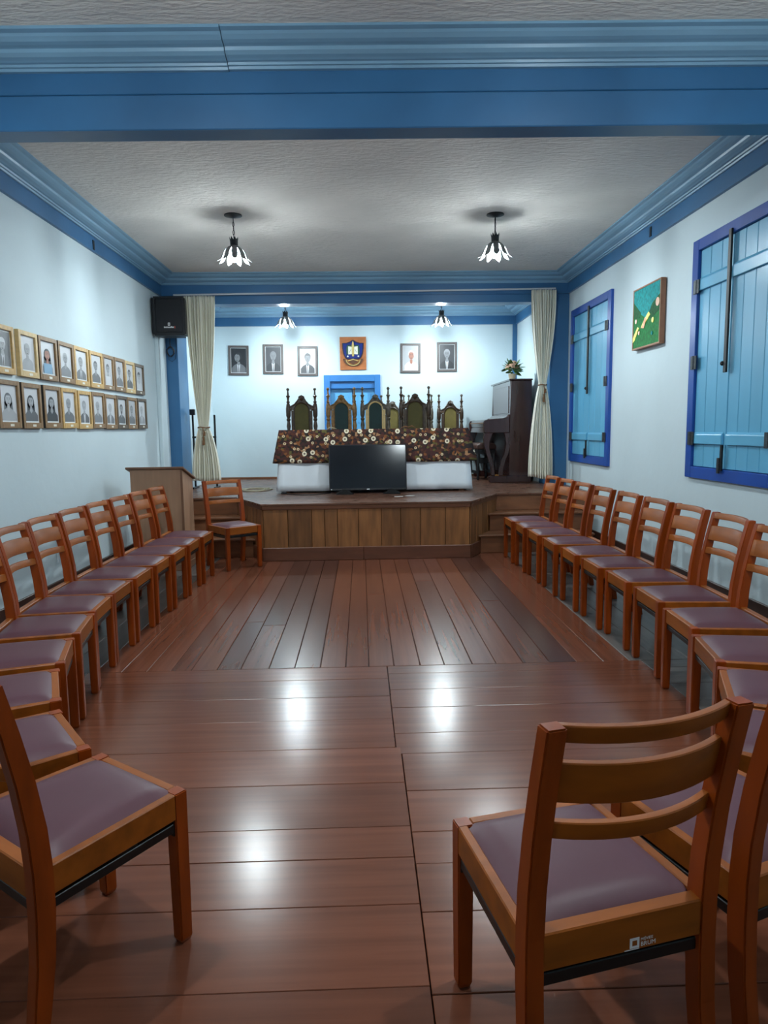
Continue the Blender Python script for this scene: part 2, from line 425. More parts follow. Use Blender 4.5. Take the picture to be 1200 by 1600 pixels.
# right wall with two window openings
W1 = dict(y0=7.80, y1=9.28, z0=0.97, z1=2.93, split=8.53)
W2 = dict(y0=4.56, y1=5.89, z0=0.985, z1=2.93, split=5.275)
m = MB()
ys = [YN - .2, W2['y0'], W2['y1'], W1['y0'], W1['y1'], YD + .5]
for a, b in ((ys[0], ys[1]), (ys[2], ys[3]), (ys[4], ys[5])):
    m.box(XR, XR + .3, a, b, -.2, ZC + .1)
for W in (W1, W2):
    m.box(XR, XR + .3, W['y0'], W['y1'], -.2, W['z0'])
    m.box(XR, XR + .3, W['y0'], W['y1'], W['z1'], ZC + .1)
    m.box(XR + .2, XR + .3, W['y0'], W['y1'], W['z0'], W['z1'])
struct(m.build('wall_right', WALL), 'white right wall with two shuttered windows', 'wall')
# stage back wall with a door recess
DX0, DX1, DZ = -0.50, 0.225, 2.20
m = MB()
m.box(SXL - .1, DX0, YB, YB + .2, 0, ZS + .1); m.box(DX1, SXR + .1, YB, YB + .2, 0, ZS + .1)
m.box(DX0, DX1, YB, YB + .2, DZ, ZS + .1); m.box(DX0, DX1, YB + .16, YB + .2, 0, DZ)
struct(m.build('wall_back', STWALL), 'white back wall of the stage', 'wall')
# white pier beside the left column
struct(bx(XL, XL + 0.05, 9.12, 9.46, 0, 2.66).build('trim_1', WALL, bevel=.006), 'narrow white wall pier below the loudspeaker', 'wall pier')
# blue columns and lintel of the stage opening
struct(bx(XL, SXL, YD, YD + .5, 0, ZC).build('column', BLUE, bevel=.006), 'blue painted column behind the lectern', 'column')
struct(bx(SXR, XR, YD, YD + .5, 0, ZC).build('column', BLUE, bevel=.006), 'blue painted column beside the shuttered far window', 'column')
struct(bx(SXL, SXR, YD, YD + .22, 3.085, ZC).build('lintel', BLUE, bevel=.006), 'blue beam above the stage opening', 'beam')
# blue corner strip of the stage back wall
struct(bx(SXR - .075, SXR, YB - .02, YB, HS, 3.1).build('trim_2', BLUE, bevel=.003), 'blue corner strip behind the piano', 'trim')

# crown mouldings ------------------------------------------------------------
CROWN = [(0.030, 3.325), (0.048, 3.325), (0.052, 3.338), (0.066, 3.338), (0.070, 3.350), (0.086, 3.351), (0.098, 3.356), (0.118, 3.362),
         (0.136, 3.375), (0.142, 3.390), (0.150, 3.392), (0.168, 3.394), (0.190, 3.400), (0.212, 3.414), (0.222, 3.424), (0.240, 3.426), (0.252, 3.428), (0.252, 3.46), (0, 3.46), (0, 3.325)]
BAND = [(0, 3.19), (0.030, 3.19), (0.030, 3.328), (0, 3.328)]
def moulding(prof, A, B, n, ma, mb, dz=0.0):
    d = (Vector(B) - Vector(A)).normalized(); n = Vector(n)
    vs = []
    for base, k in ((Vector(A), ma), (Vector(B), -mb)):
        for u, z in prof:
            p = base + n * u + d * (u * k)
            vs.append((p.x, p.y, z + dz))
    k = len(prof)
    fs = [tuple(range(k))[::-1], tuple(range(k, 2 * k))] + [(i, (i + 1) % k, k + (i + 1) % k, k + i) for i in range(k)]
    return MB().add(vs, fs)
tn = [3]
def crown(A, B, n, ma, mb, label, dz=0.0, notch=None):
    t = thing('trim_%d' % tn[0], label, 'crown moulding', (0, 0, 0), kind='structure'); tn[0] += 1
    moulding(CROWN, A, B, n, ma, mb, dz).build('cornice', CROWNLIT, t)
    moulding(BAND, A, B, n, ma, mb, dz).build('flat_band', BLUE, t)
    if notch: notch.build('notch', BOLT, t)
    return t
YBK = 4.08
crown((XL, YBK), (XL, YD), (1, 0), 0, 1, 'blue crown moulding along the left wall', notch=bx(XL + .02, XL + .036, 7.11, 7.15, 3.20, 3.29))
crown((XR, YBK), (XR, YD), (-1, 0), 0, 1, 'blue crown moulding along the right wall', notch=bx(XR - .036, XR - .02, 6.76, 6.80, 3.21, 3.30))
crown((XL, YD), (XR, YD), (0, -1), 1, 1, 'blue crown moulding over the stage opening')
crown((XL, YN), (XL, 3.9), (1, 0), 0, 0, 'blue crown moulding on the left wall before the beam')
crown((XR, YN), (XR, 3.9), (-1, 0), 0, 0, 'blue crown moulding on the right wall before the beam')
crown((SXL, YB), (SXR, YB), (0, -1), 1, 1, 'blue crown moulding on the stage back wall', dz=-0.10)
crown((SXR, YD + .22), (SXR, YB), (-1, 0), 0, 1, 'blue crown moulding on the stage side wall above the piano', dz=-0.10)
crown((SXL, YD + .22), (SXL, YB), (1, 0), 0, 1, 'blue crown moulding on the stage side wall behind the left curtain', dz=-0.10)
# cross beam with its own moulding
beam = thing('beam', 'blue painted beam crossing the hall ceiling', 'beam', (0.15, 3.95, 0), -0.024, kind='structure')
x0, x1 = XL - 0.2, XR - 0.1
bx(x0, x1, 0.0, 0.135, 3.215, 3.46).build('upper_board', BLUE, beam, bevel=.004)
bx(x0, x1, -0.012, 0.138, 3.03, 3.208).build('lower_board', BLUE, beam, bevel=.005)
bx(x0, x1, 0.012, 0.12, 3.2, 3.22).build('groove', BLUE, beam)
moulding(CROWN, (-0.82, 0.025), (x1, 0.025), (0, -1), 0, 0).build('cornice', CROWNLIT, beam)
moulding(CROWN, (x0, 0.025), (-0.824, 0.025), (0, -1), 0, 0, -0.003).build('cornice', CROWNLIT, beam)
# baseboards
struct(bx(XR - .022, XR, YN, 8.4, 0, .172).build('baseboard_right', BASEB, bevel=.004), 'dark brown baseboard behind the right row of chairs', 'baseboard')
struct(bx(XL, XL + .022, YN, 8.4, 0, .172).build('baseboard_left', BASEB, bevel=.004), 'dark brown baseboard behind the left row of chairs', 'baseboard')
struct(bx(SXL, SXR, YB - .015, YB, HS, HS + .035).build('baseboard_stage', STEPW, bevel=.003), 'thin wooden skirting at the stage back wall', 'baseboard')

# ---- windows
def window(name, W, label, nL, nR):
    t = thing(name, label, 'window', (0, 0, 0), kind='structure')
    y0, y1, z0, z1, sp = W['y0'], W['y1'], W['z0'], W['z1'], W['split']
    fw = 0.10
    xo = XR - 0.035
    for (a, b, c, d) in ((y0, y0 + fw, z0, z1), (y1 - fw, y1, z0, z1), (y0 + fw, y1 - fw, z1 - fw + .01, z1), (y0 + fw, y1 - fw, z0, z0 + fw - .005)):
        bx(xo, XR + .06, a, b, c, d).build('window_frame', COBALT, t, bevel=.004)
    iy0, iy1, iz0, iz1 = y0 + fw, y1 - fw, z0 + fw - .005, z1 - fw + .01
    for (a, b, n) in ((iy0, sp - .004, nR), (sp + .004, iy1, nL)):
        mid = (a + b) / 2
        sh = thing('shutter', None, None, (XR, mid, 0)); sh.parent = t
        wdt = (b - a) / n
        for k in range(n):
            bx(-0.012, 0.02, a + k * wdt + .0025 - mid, a + (k + 1) * wdt - .0025 - mid, iz0 + .004, iz1 - .004).build('board', SHUT, sh, bevel=.003)
        for zc_, hh in ((iz1 - 0.27, 0.055), (iz0 + 0.24, 0.05)):
            # ledge batten, its upper edge sloped
            MB().prism([(-0.034, zc_ - hh), (-0.034, zc_ + hh * .55), (-0.012, zc_ + hh), (-0.012, zc_ - hh)], a + .03 - mid, b - .02 - mid, 'y').build('batten', SHUT, sh, bevel=.004)
    for ye, sg in ((iy0, 1), (iy1, -1)):
        for zh in (iz1 - .29, (iz0 + iz1) / 2 - .02, iz0 + .235):
            h = bx(XR - .046, XR - .036, ye - .045, ye + .05, zh - .055, zh + .055).build('hinge', HINGE, t, bevel=.002)
            MB().lathe([(.009, -.055), (.009, .055)], (XR - .046, ye, zh), 8).build('hinge_pin', HINGE, h)
    bx(XR - .052, XR - .036, sp - .024, sp + .018, iz1 - 1.02, iz1 + .03).build('bolt_bar', BOLT, t, bevel=.003)
    MB().sphere((XR - .05, sp + .03, iz1 - .95), .018, 8, 6).build('bolt_knob', BOLT, t, smooth=True)
    bx(XR - .052, XR - .036, sp - .018, sp + .010, iz0 - .01, iz0 + .19).build('bolt_bar', BOLT, t, bevel=.003)
    bx(XR - .062, XR - .046, sp + .004, sp + .034, iz0 - .03, iz0 + .09).build('bolt_keeper', HINGE, t, bevel=.003)
    return t
window('window_1', W1, 'far window with light blue shutters in a cobalt frame', 3, 3)
window('window_2', W2, 'nearer window with light blue shutters in a cobalt frame', 3, 4)

# ---- stage door
t = thing('door_1', 'pale blue door in a blue frame behind the carved chairs', 'door', (0, 0, 0), kind='structure')
for a, b, c, d in ((-0.60, DX0, HS, 2.305), (DX1, 0.32, HS, 2.305), (DX0, DX1, DZ, 2.305)):
    bx(a, b, YB - .03, YB + .02, c, d).build('door_frame', DOORF, t, bevel=.004)
bx(DX0, DX1, YB + .02, YB + .10, DZ - .11, DZ).build('transom', DOORF, t, bevel=.003)
for a, b in ((DX0, -0.142), (-0.136, DX1)):
    lf = bx(a + .003, b - .003, YB + .10, YB + .14, HS, DZ - .11).build('door_leaf', DOORB, t, bevel=.003)
    bx(a + .08, b - .06, YB + .092, YB + .102, HS + .9, DZ - .2).build('door_panel', DOORB, lf, bevel=.003)

# ---- stage platform
stage = thing('stage', 'low wooden stage with panelled front and angled sides', 'stage', (0, 7.53, 0), kind='structure')
def sb(name, mb, material, **k):
    mb.v = [(p[0], p[1] - 7.53, p[2]) for p in mb.v]
    return mb.build(name, material, stage, **k)
SF, SK = 7.56, 8.40
LX, RX, LX2, RX2 = -1.09, 1.175, -1.50, 1.62
outline = [(LX, SF), (RX, SF), (RX2, SK), (XR - .001, SK), (XR - .001, YD), (SXR, YD), (SXR, YB), (SXL, YB), (SXL, YD), (XL + .001, YD), (XL + .001, SK), (LX2, SK)]
sb('core', MB().prism(outline, 0.0, HS - .022, 'z'), UNDER)
def xr_at(y): return RX + (RX2 - RX) * (y - SF) / (SK - SF) if y < SK else (XR if y < YD else SXR)
def xl_at(y): return LX + (LX2 - LX) * (y - SF) / (SK - SF) if y < SK else (XL if y < YD else SXL)
yy = SF - .03
rows = [SF - .03]
while yy < YB:
    yy += random.uniform(.14, .19)
    if abs(yy - SK) < .09: yy = SK - .03
    elif abs(yy - YD) < .09: yy = YD
    rows.append(min(yy, YB))
for a, b in zip(rows[:-1], rows[1:]):
    if b - a < .02: continue
    e = .035
    a2, b2 = a + .002, b - .002
    if b <= SK - .02:
        xa0, xa1 = xl_at(a) - e, xr_at(a) + e; xb0, xb1 = xl_at(b) - e, xr_at(b) + e
    else:
        mm = (a + b) / 2
        xa0 = xb0 = (XL if mm < YD else SXL) + .002; xa1 = xb1 = (XR if mm < YD else SXR) - .002
    MBp = MB().prism([(xa0, a2), (xa1, a2), (xb1, b2), (xb0, b2)], HS - .022, HS, 'z')
    sb('floorboard', MBp, STPLANK, bevel=.0025)
# front boards
bpx = [412, 450, 487, 507, 527, 559.5, 595, 625, 656, 695, 733]
bxs = [LX + (p - 412) / 321 * (RX - LX) for p in bpx]
for a, b in zip(bxs[:-1], bxs[1:]):
    sb('panel_board', bx(a + .0025, b - .0025, SF - .016, SF, .14, .565), PANEL, bevel=.003)
def along(P, Q, s0, s1, th, z0, z1):
    P, Q = Vector(P), Vector(Q); d = (Q - P).normalized(); n = Vector((d.y, -d.x))
    a, b = P + d * s0, P + d * s1
    return MB().prism([tuple(a), tuple(b), tuple(b + n * th), tuple(a + n * th)], z0, z1, 'z')
Lr = (Vector((RX2, SK)) - Vector((RX, SF))).length
Ll = (Vector((LX2, SK)) - Vector((LX, SF))).length
cuts = [0, .2, .42, .63, .8, 1]
for a, b in zip(cuts[:-1], cuts[1:]):
    sb('panel_board', along((RX, SF), (RX2, SK), a * Lr + .003, b * Lr - .003, .016, .14, .565), PANEL, bevel=.003)
    sb('panel_board', along((LX2, SK), (LX, SF), a * Ll + .003, b * Ll - .003, .016, .14, .565), PANEL, bevel=.003)
for a, b in ((LX - .01, 0.0), (0.003, RX + .01)):
    sb('kick_board', bx(a, b, SF - .034, SF, 0, .145), KICK, bevel=.004)
sb('kick_board', along((RX, SF), (RX2, SK), 0, .34, .034, 0, .145), KICK, bevel=.004)
sb('kick_board', along((LX2, SK), (LX, SF), Ll - .34, Ll, .034, 0, .145), KICK, bevel=.004)
sb('edge_rail', bx(LX - .008, RX + .008, SF - .026, SF, .563, HS - .022), NOSE, bevel=.005)
sb('edge_rail', along((RX, SF), (RX2, SK), 0, Lr, .026, .563, HS - .022), NOSE, bevel=.005)
sb('edge_rail', along((LX2, SK), (LX, SF), 0, Ll, .026, .563, HS - .022), NOSE, bevel=.005)
sb('upper_riser', bx(RX2, XR, SK - .012, SK, .42, HS - .022), STEPW, bevel=.003)
sb('upper_riser', bx(XL, LX2, SK - .012, SK, .42, HS - .022), STEPW, bevel=.003)

def steps(name, label, sgn, xo):
    s_ = thing(name, label, 'steps', (xo, 8.1, 0), kind='structure')
    for (z0, z1, yf) in ((0, .21, 7.80), (.21, .42, 8.10)):
        xi = xr_at(yf) + .04 if sgn > 0 else xl_at(yf) - .04
        xb = xr_at(SK - .03) + .04 if sgn > 0 else xl_at(SK - .03) - .04
        def L_(x): return x - xo
        a, b = (xi, xo) if sgn > 0 else (xo, xi)
        bx(L_(a), L_(b), yf - 8.1, yf + .02 - 8.1, z0, z1 - .022).build('riser', STEPW, s_, bevel=.003)
        poly = [(L_(xi - .03 * sgn), yf - .025 - 8.1), (L_(xo + .012 * sgn), yf - .025 - 8.1), (L_(xo + .012 * sgn), SK - .014 - 8.1), (L_(xb), SK - .014 - 8.1)]
        MB().prism(poly, z1 - .022, z1, 'z').build('tread', STEPW, s_, bevel=.004)
        bx(L_(xo) - .02 * (sgn > 0), L_(xo) + .02 * (sgn < 0), yf + .02 - 8.1, SK - .014 - 8.1, z0, z1 - .022).build('side_board', STEPW, s_, bevel=.003)
    return s_
steps('steps', 'wooden steps up to the stage beside the piano end', 1, 2.64)
steps('steps', 'wooden steps up to the stage behind the lectern', -1, -2.50)

# ================================================================== PENDANT LAMPS
def pendant(label, x, y, zc, chain):
    t = thing('pendant_lamp', label, 'lamp', (x, y, zc), random.uniform(0, 1), 'flower-shaped pendant lamps')
    MB().lathe([(.0, 0), (.082, 0), (.084, -.008), (.055, -.014), (.02, -.026), (.0, -.028)][1:], (0, 0, 0), 20).build('canopy', DARKIRON, t, smooth=True)
    m = MB(); n = max(3, int(chain / .034))
    for k in range(n):
        zc_ = -.026 - (k + .5) * chain / n; hl = chain / n * .62
        pts = []
        for q in range(10):
            a = 2 * PI * q / 10; u, v_ = .008 * math.cos(a), hl * math.sin(a)
            pts.append((u, 0, zc_ + v_) if k % 2 else (0, u, zc_ + v_))
        m.tube(pts, .0028, 5, closed=True)
    m.tube([(0, .003, -.02), (.004, 0, -.026 - chain / 2), (0, 0, -.03 - chain)], .0022, 5)
    m.build('chain', DARKIRON, t, smooth=True)
    zt = -.026 - chain
    # serrated cup
    m = MB(); seg = 16; vs = []
    for r, z in ((.020, -.075), (.036, -.06), (.038, -.02)):
        for k in range(seg): vs.append((r * math.cos(2 * PI * k / seg), r * math.sin(2 * PI * k / seg), zt + z))
    for k in range(seg):
        zz = .018 if k % 2 else -.012; r = .044 if k % 2 else .037
        vs.append((r * math.cos(2 * PI * k / seg), r * math.sin(2 * PI * k / seg), zt + zz))
    fs = [(i * seg + k, i * seg + (k + 1) % seg, (i + 1) * seg + (k + 1) % seg, (i + 1) * seg + k) for i in range(3) for k in range(seg)]
    m.add(vs, fs).build('cup', DARKIRON, t)
    MB().lathe([(.016, 0.0), (.022, -.05), (.022, -.11), (.016, -.125)], (0, 0, zt - .02), 12).build('socket', DARKIRON, t, smooth=True)
    # petals
    np_, nt_ = 9, 9
    me = None
    m = MB(); vs = []
    for side in (0, 1):
        for i in range(nt_ + 1):
            q = i / nt_
            r = .026 + .095 * math.sin(q * PI * .55) ** 0.9 + (.045 * ((q - .72) / .28) ** 1.5 if q > .72 else 0)
            z = zt - .062 - .165 * q ** 1.25 + (0.012 * ((q - .8) / .2) ** 2 if q > .8 else 0)
            if q < .22: k_ = 1.04
            elif q < .5: k_ = 1.04 - .30 * (q - .22) / .28
            elif q < .7: k_ = .74
            else: k_ = .74 * (1 - ((q - .7) / .3) ** 1.5)
            hw = max(.0015, PI * r / np_ * k_)
            for s_ in (-1, -.5, 0, .5, 1):
                dr = -.006 * (1 - abs(s_)) * -1
                vs.append((r + dr + side * .0025, s_ * hw, z + side * .001))
    w5 = 5; off = (nt_ + 1) * w5; fs = []
    for i in range(nt_):
        for k in range(4):
            a = i * w5 + k
            fs.append((a, a + 1, a + 1 + w5, a + w5)); fs.append((off + a, off + a + w5, off + a + 1 + w5, off + a + 1))
        for k in (0, 4):
            a = i * w5 + k; fs.append((a, a + w5, off + a + w5, off + a))
    m.add(vs, fs); me = m.mesh('petal', PETAL, smooth=True)
    for k in range(np_):
        p = link('petal', me, t); p.rotation_euler = (0, 0, 2 * PI * k / np_)
    MB().lathe([(.016, .075), (.020, .055), (.034, .03), (.044, .0), (.042, -.022), (.028, -.04), (.010, -.048), (.001, -.049)], (0, 0, zt - .164), 14).build('bulb', BULBM, t, smooth=True)
    return t
pendant('pendant lamp hanging in the hall near the portrait wall', -1.175, 6.85, ZC, .19)
pendant('pendant lamp hanging in the hall near the windows', 1.305, 6.85, ZC, .165)
pendant('pendant lamp over the stage above the suited portraits', -1.085, 10.45, ZS, .185)
pendant('pendant lamp over the stage nearer the piano', 1.205, 10.45, ZS, .185)
pendant('pendant lamp over the near chairs by the portrait wall', -1.18, 2.2, ZC, .19)
pendant('pendant lamp over the near chairs by the windows', 1.31, 2.2, ZC, .19)

# ================================================================== CHAIRS
CWF, CWR, CD = 0.40, 0.44, 0.44           # front width, rear width, depth
def make_chair():
    t = thing('chair', 'x', 'chair', (0, 0, 0))
    lw = .042
    def hwid(y): return (CWF + (CWR - CWF) * (CD / 2 - y) / CD) / 2      # half width at depth y
    prof = [(0, -.238, .019), (.10, -.222, .021), (.22, -.206, .023), (.34, -.199, .0245), (.445, -.199, .0245), (.54, -.205, .024), (.66, -.222, .0225), (.78, -.246, .021), (.90, -.274, .0195)]
    for s_ in (-1, 1):
        xa = s_ * (CWF / 2 - lw / 2)
        m = MB(); yc = CD / 2 - lw / 2
        vs = []
        for z, hw in ((0, .015), (.012, .019), (.25, .0205), (.445, .021)):
            for dx, dy in ((-1, -1), (1, -1), (1, 1), (-1, 1)): vs.append((xa + dx * hw, yc + dy * hw, z))
        fs = [(3, 2, 1, 0), (12, 13, 14, 15)] + [(i * 4 + k, i * 4 + (k + 1) % 4, i * 4 + 4 + (k + 1) % 4, i * 4 + 4 + k) for i in range(3) for k in range(4)]
        m.add(vs, fs).build('leg', CHAIRW, t, bevel=.003, bseg=2)
        m = MB(); vs = []; xr_ = s_ * (CWR / 2 - .0205)
        for z, y, hd in prof:
            for dx, dy in ((-1, -1), (1, -1), (1, 1), (-1, 1)): vs.append((xr_ + dx * .0205, y + dy * hd, z))
        n = len(prof)
        fs = [(3, 2, 1, 0), tuple(range(4 * n - 4, 4 * n))] + [(i * 4 + k, i * 4 + (k + 1) % 4, i * 4 + 4 + (k + 1) % 4, i * 4 + 4 + k) for i in range(n - 1) for k in range(4)]
        m.add(vs, fs).build('back_post', CHAIRW, t, bevel=.0035, bseg=2)
        ya, yb = -.18, CD / 2 - lw + .004
        def strip(o0, o1): return [(s_ * (hwid(ya) - o0), ya), (s_ * (hwid(yb) - o0), yb), (s_ * (hwid(yb) - o1), yb), (s_ * (hwid(ya) - o1), ya)]
        MB().prism(strip(.003, .028), .372, .445, 'z').build('side_rail', CHAIRR, t, bevel=.003)
        bar = MB().prism(strip(.008, .032), .336, .362, 'z').build('steel_bar', BLACKM, t, bevel=.002)
        bx(s_ * (CWF / 2 - .006), s_ * (CWF / 2 - .036), yb - .008, yb - .003, .326, .372).build('end_plate', BLACKM, bar)
        MB().prism(strip(.012, .026)[:0] or [(s_ * (hwid(.06) - .012), .06), (s_ * (hwid(.0) - .012), .0), (s_ * (hwid(.0) - .026), .0), (s_ * (hwid(.06) - .026), .06)], .360, .376, 'z').build('bar_block', BLACKM, bar)
    hx = CWF / 2 - lw; hr = CWR / 2 - .041
    bx(-hx, hx, CD / 2 - .034, CD / 2 - .006, .372, .445).build('front_rail', CHAIRR, t, bevel=.003)
    bx(-hr - .01, hr + .01, -.220, -.186, .372, .452).build('rear_rail', CHAIRR, t, bevel=.003)
    bx(-hr, hr, -.212, -.188, .334, .362).build('steel_bar', BLACKM, t, bevel=.002)
    bx(-hx, hx, CD / 2 - .034, CD / 2 - .012, .338, .362).build('steel_bar', BLACKM, t, bevel=.002)
    # padded seat
    m = MB(); n = 12; vs = []
    y0, y1 = -.186, CD / 2 - .019
    for i in range(n + 1):
        for k in range(n + 1):
            u, v_ = -1 + 2 * i / n, -1 + 2 * k / n
            y = y0 + (y1 - y0) * k / n
            d = (1 - abs(u) ** 4) * (1 - abs(v_) ** 4)
            vs.append((u * (hwid(y) - .019), y, .436 + .013 * min(1, d * 6) + .018 * d))
    fs = [(i * (n + 1) + k, (i + 1) * (n + 1) + k, (i + 1) * (n + 1) + k + 1, i * (n + 1) + k + 1) for i in range(n) for k in range(n)]
    m.add(vs, fs)
    m.prism([(-hwid(y0) + .03, y0 + .002), (hwid(y0) - .03, y0 + .002), (hwid(y1) - .03, y1 - .02), (-hwid(y1) + .03, y1 - .02)], .40, .436, 'z')
    m.build('seat_pad', VINYL, t, smooth=True)
    # curved slats
    def ypost(z):
        for (za, ya, _), (zb_, yb, _) in zip(prof[:-1], prof[1:]):
            if za <= z <= zb_: return ya + (yb - ya) * (z - za) / (zb_ - za)
        return prof[-1][1]
    for z0, z1 in ((.862, .898), (.733, .820), (.652, .690)):
        m = MB(); n = 14; vs = []
        for i in range(n + 1):
            x = -(hr + .004) + 2 * (hr + .004) * i / n
            cv = -.044 * (1 - (x / hr) ** 2) + .008
            for z in (z0, z1):
                y = ypost(z) + cv
                vs += [(x, y - .010, z), (x, y + .010, z)]
        fs = []
        for i in range(n):
            a = i * 4
            fs += [(a, a + 4, a + 6, a + 2), (a + 1, a + 3, a + 7, a + 5), (a, a + 1, a + 5, a + 4), (a + 2, a + 6, a + 7, a + 3)]
        fs += [(0, 2, 3, 1), (n * 4, n * 4 + 1, n * 4 + 3, n * 4 + 2)]
        m.add(vs, fs).build('back_slat', CHAIRR, t, bevel=.0025, smooth=True)
    return t
chair0 = make_chair(); used = [False]
def put_chair(near, fx, fy, label, group, side):
    """near: front corner (x, y) of the seat; (fx, fy): facing; side: +1 when the front edge runs to the chair's own left of that corner"""
    l = math.hypot(fx, fy); fx, fy = fx / l, fy / l
    ex, ey = (-fy * side, fx * side)
    cx, cy = near[0] + ex * CWF / 2 - fx * CD / 2, near[1] + ey * CWF / 2 - fy * CD / 2
    rz = math.atan2(-fx, fy)
    if not used[0]:
        used[0] = True; o = chair0; o.location = (cx, cy, 0); o.rotation_euler = (0, 0, rz); o['label'] = label; o['group'] = group
        return o
    return dup(chair0, (cx, cy, 0), rz, label, group)
GRP = 'wooden chairs with plum vinyl seats'
right = [((1.553, 7.15), 0), ((1.566, 6.675), .6), ((1.586, 6.20), -.5), ((1.597, 5.69), 0), ((1.616, 5.186), .6), ((1.632, 4.695), .4), ((1.65, 4.235), .8),
         ((1.641, 3.735), 2.0), ((1.585, 3.223), 4.2), ((1.462, 2.75), 11.5), ((1.285, 2.332), 22.5)]
for i, (p, a) in enumerate(right):
    a = R(a)
    put_chair(p, -math.cos(a), math.sin(a), 'wooden chair, %s from the stage in the row under the windows' % ORD[i], GRP, -1)
put_chair((1.06, 1.985), -.84, .54, 'wooden chair half hidden behind the nearest chair backs by the windows', GRP, -1)
put_chair((.665, 1.775), -.37, .93, 'wooden chair beside the nearest chair, its curved back post at the frame edge', GRP, -1)
near_chair = put_chair((.213, 1.645), -.236, .972, 'nearest wooden chair seen from behind, with a maker sticker on its rear rail', GRP, -1)
left = [((-1.488, 6.44), -1), ((-1.508, 5.985), -.6), ((-1.516, 5.53), 0), ((-1.529, 5.085), 0), ((-1.535, 4.64), .5), ((-1.530, 4.20), 1.5), ((-1.487, 3.785), 5.5),
        ((-1.401, 3.365), 10.5), ((-1.289, 2.924), 16.5), ((-1.124, 2.50), 24), ((-.862, 2.10), 36)]
for i, (p, a) in enumerate(left):
    a = R(a)
    put_chair(p, math.cos(a), math.sin(a), 'wooden chair, %s from the stage in the row under the portraits' % ORD[i], GRP, 1)
put_chair((-.498, 1.829), .60, .80, 'nearest wooden chair on the portrait side, seat turned to the stage', GRP, 1)
put_chair((-1.385, 6.995), .595, -.80, 'lone wooden chair facing out beside the stage corner', GRP, 1)
# sticker on the rear rail of the nearest chair
st = MB(); st.box(.012, .034, -.2208, -.220, .379, .401, 0); st.box(.0175, .0285, -.2212, -.2206, .3845, .3955, 1)
st.box(.0, .034, -.2206, -.2201, .3755, .3775, 0)
stk = st.build('maker_sticker', [WHITEI, CHAIRR], near_chair)
stk['label'] = 'small white maker sticker'
for o in [stk]:
    # seen from behind, the mark sits on the sticker's own left
    for v_ in o.data.vertices: v_.co.x = v_.co.x
def text_mesh(body, size, parent, mtx, material, name='lettering'):
    cu = bpy.data.curves.new(name, 'FONT'); cu.body = body; cu.size = size; cu.extrude = 0.0002; cu.resolution_u = 2
    tmp = bpy.data.objects.new('tmp_text', cu); C.objects.link(tmp)
    dg = bpy.context.evaluated_depsgraph_get()
    me = bpy.data.meshes.new_from_object(tmp.evaluated_get(dg))
    bpy.data.objects.remove(tmp, do_unlink=True)
    me.materials.clear(); me.materials.append(material)
    me.transform(mtx)
    return link(name, me, parent)
# the rear face looks along -y: text runs along +x there
rot = Matrix.Rotation(PI / 2, 4, 'X')
text_mesh('BRUM', .0135, stk, Matrix.Translation((.037, -.2206, .380)) @ rot, WHITEI)
text_mesh('M\u00d3VEIS', .0085, stk, Matrix.Translation((.037, -.2206, .3925)) @ rot, WHITEI)

# ================================================================== LECTERN
t = thing('lectern', 'pale wooden lectern with a sloping top beside the left steps', 'lectern', (-2.09, 7.1, 0))
hw = .262
MB().prism([(0, 0), (.42, 0), (.42, .92), (0, 1.045)], -hw, hw, 'x').build('body', LECT, t, bevel=.002)
MB().prism([(-.03, 1.052), (.46, .915), (.46, .935), (-.03, 1.074)], -hw - .035, hw + .025, 'x').build('sloping_top', LECTE, t, bevel=.003)
bx(-hw - .004, hw + .004, -.006, .43, 0, .07).build('plinth', LECT, t, bevel=.003)
bx(hw - .02, hw + .003, -.003, .0, .07, 1.04).build('corner_strip', LECTE, t)

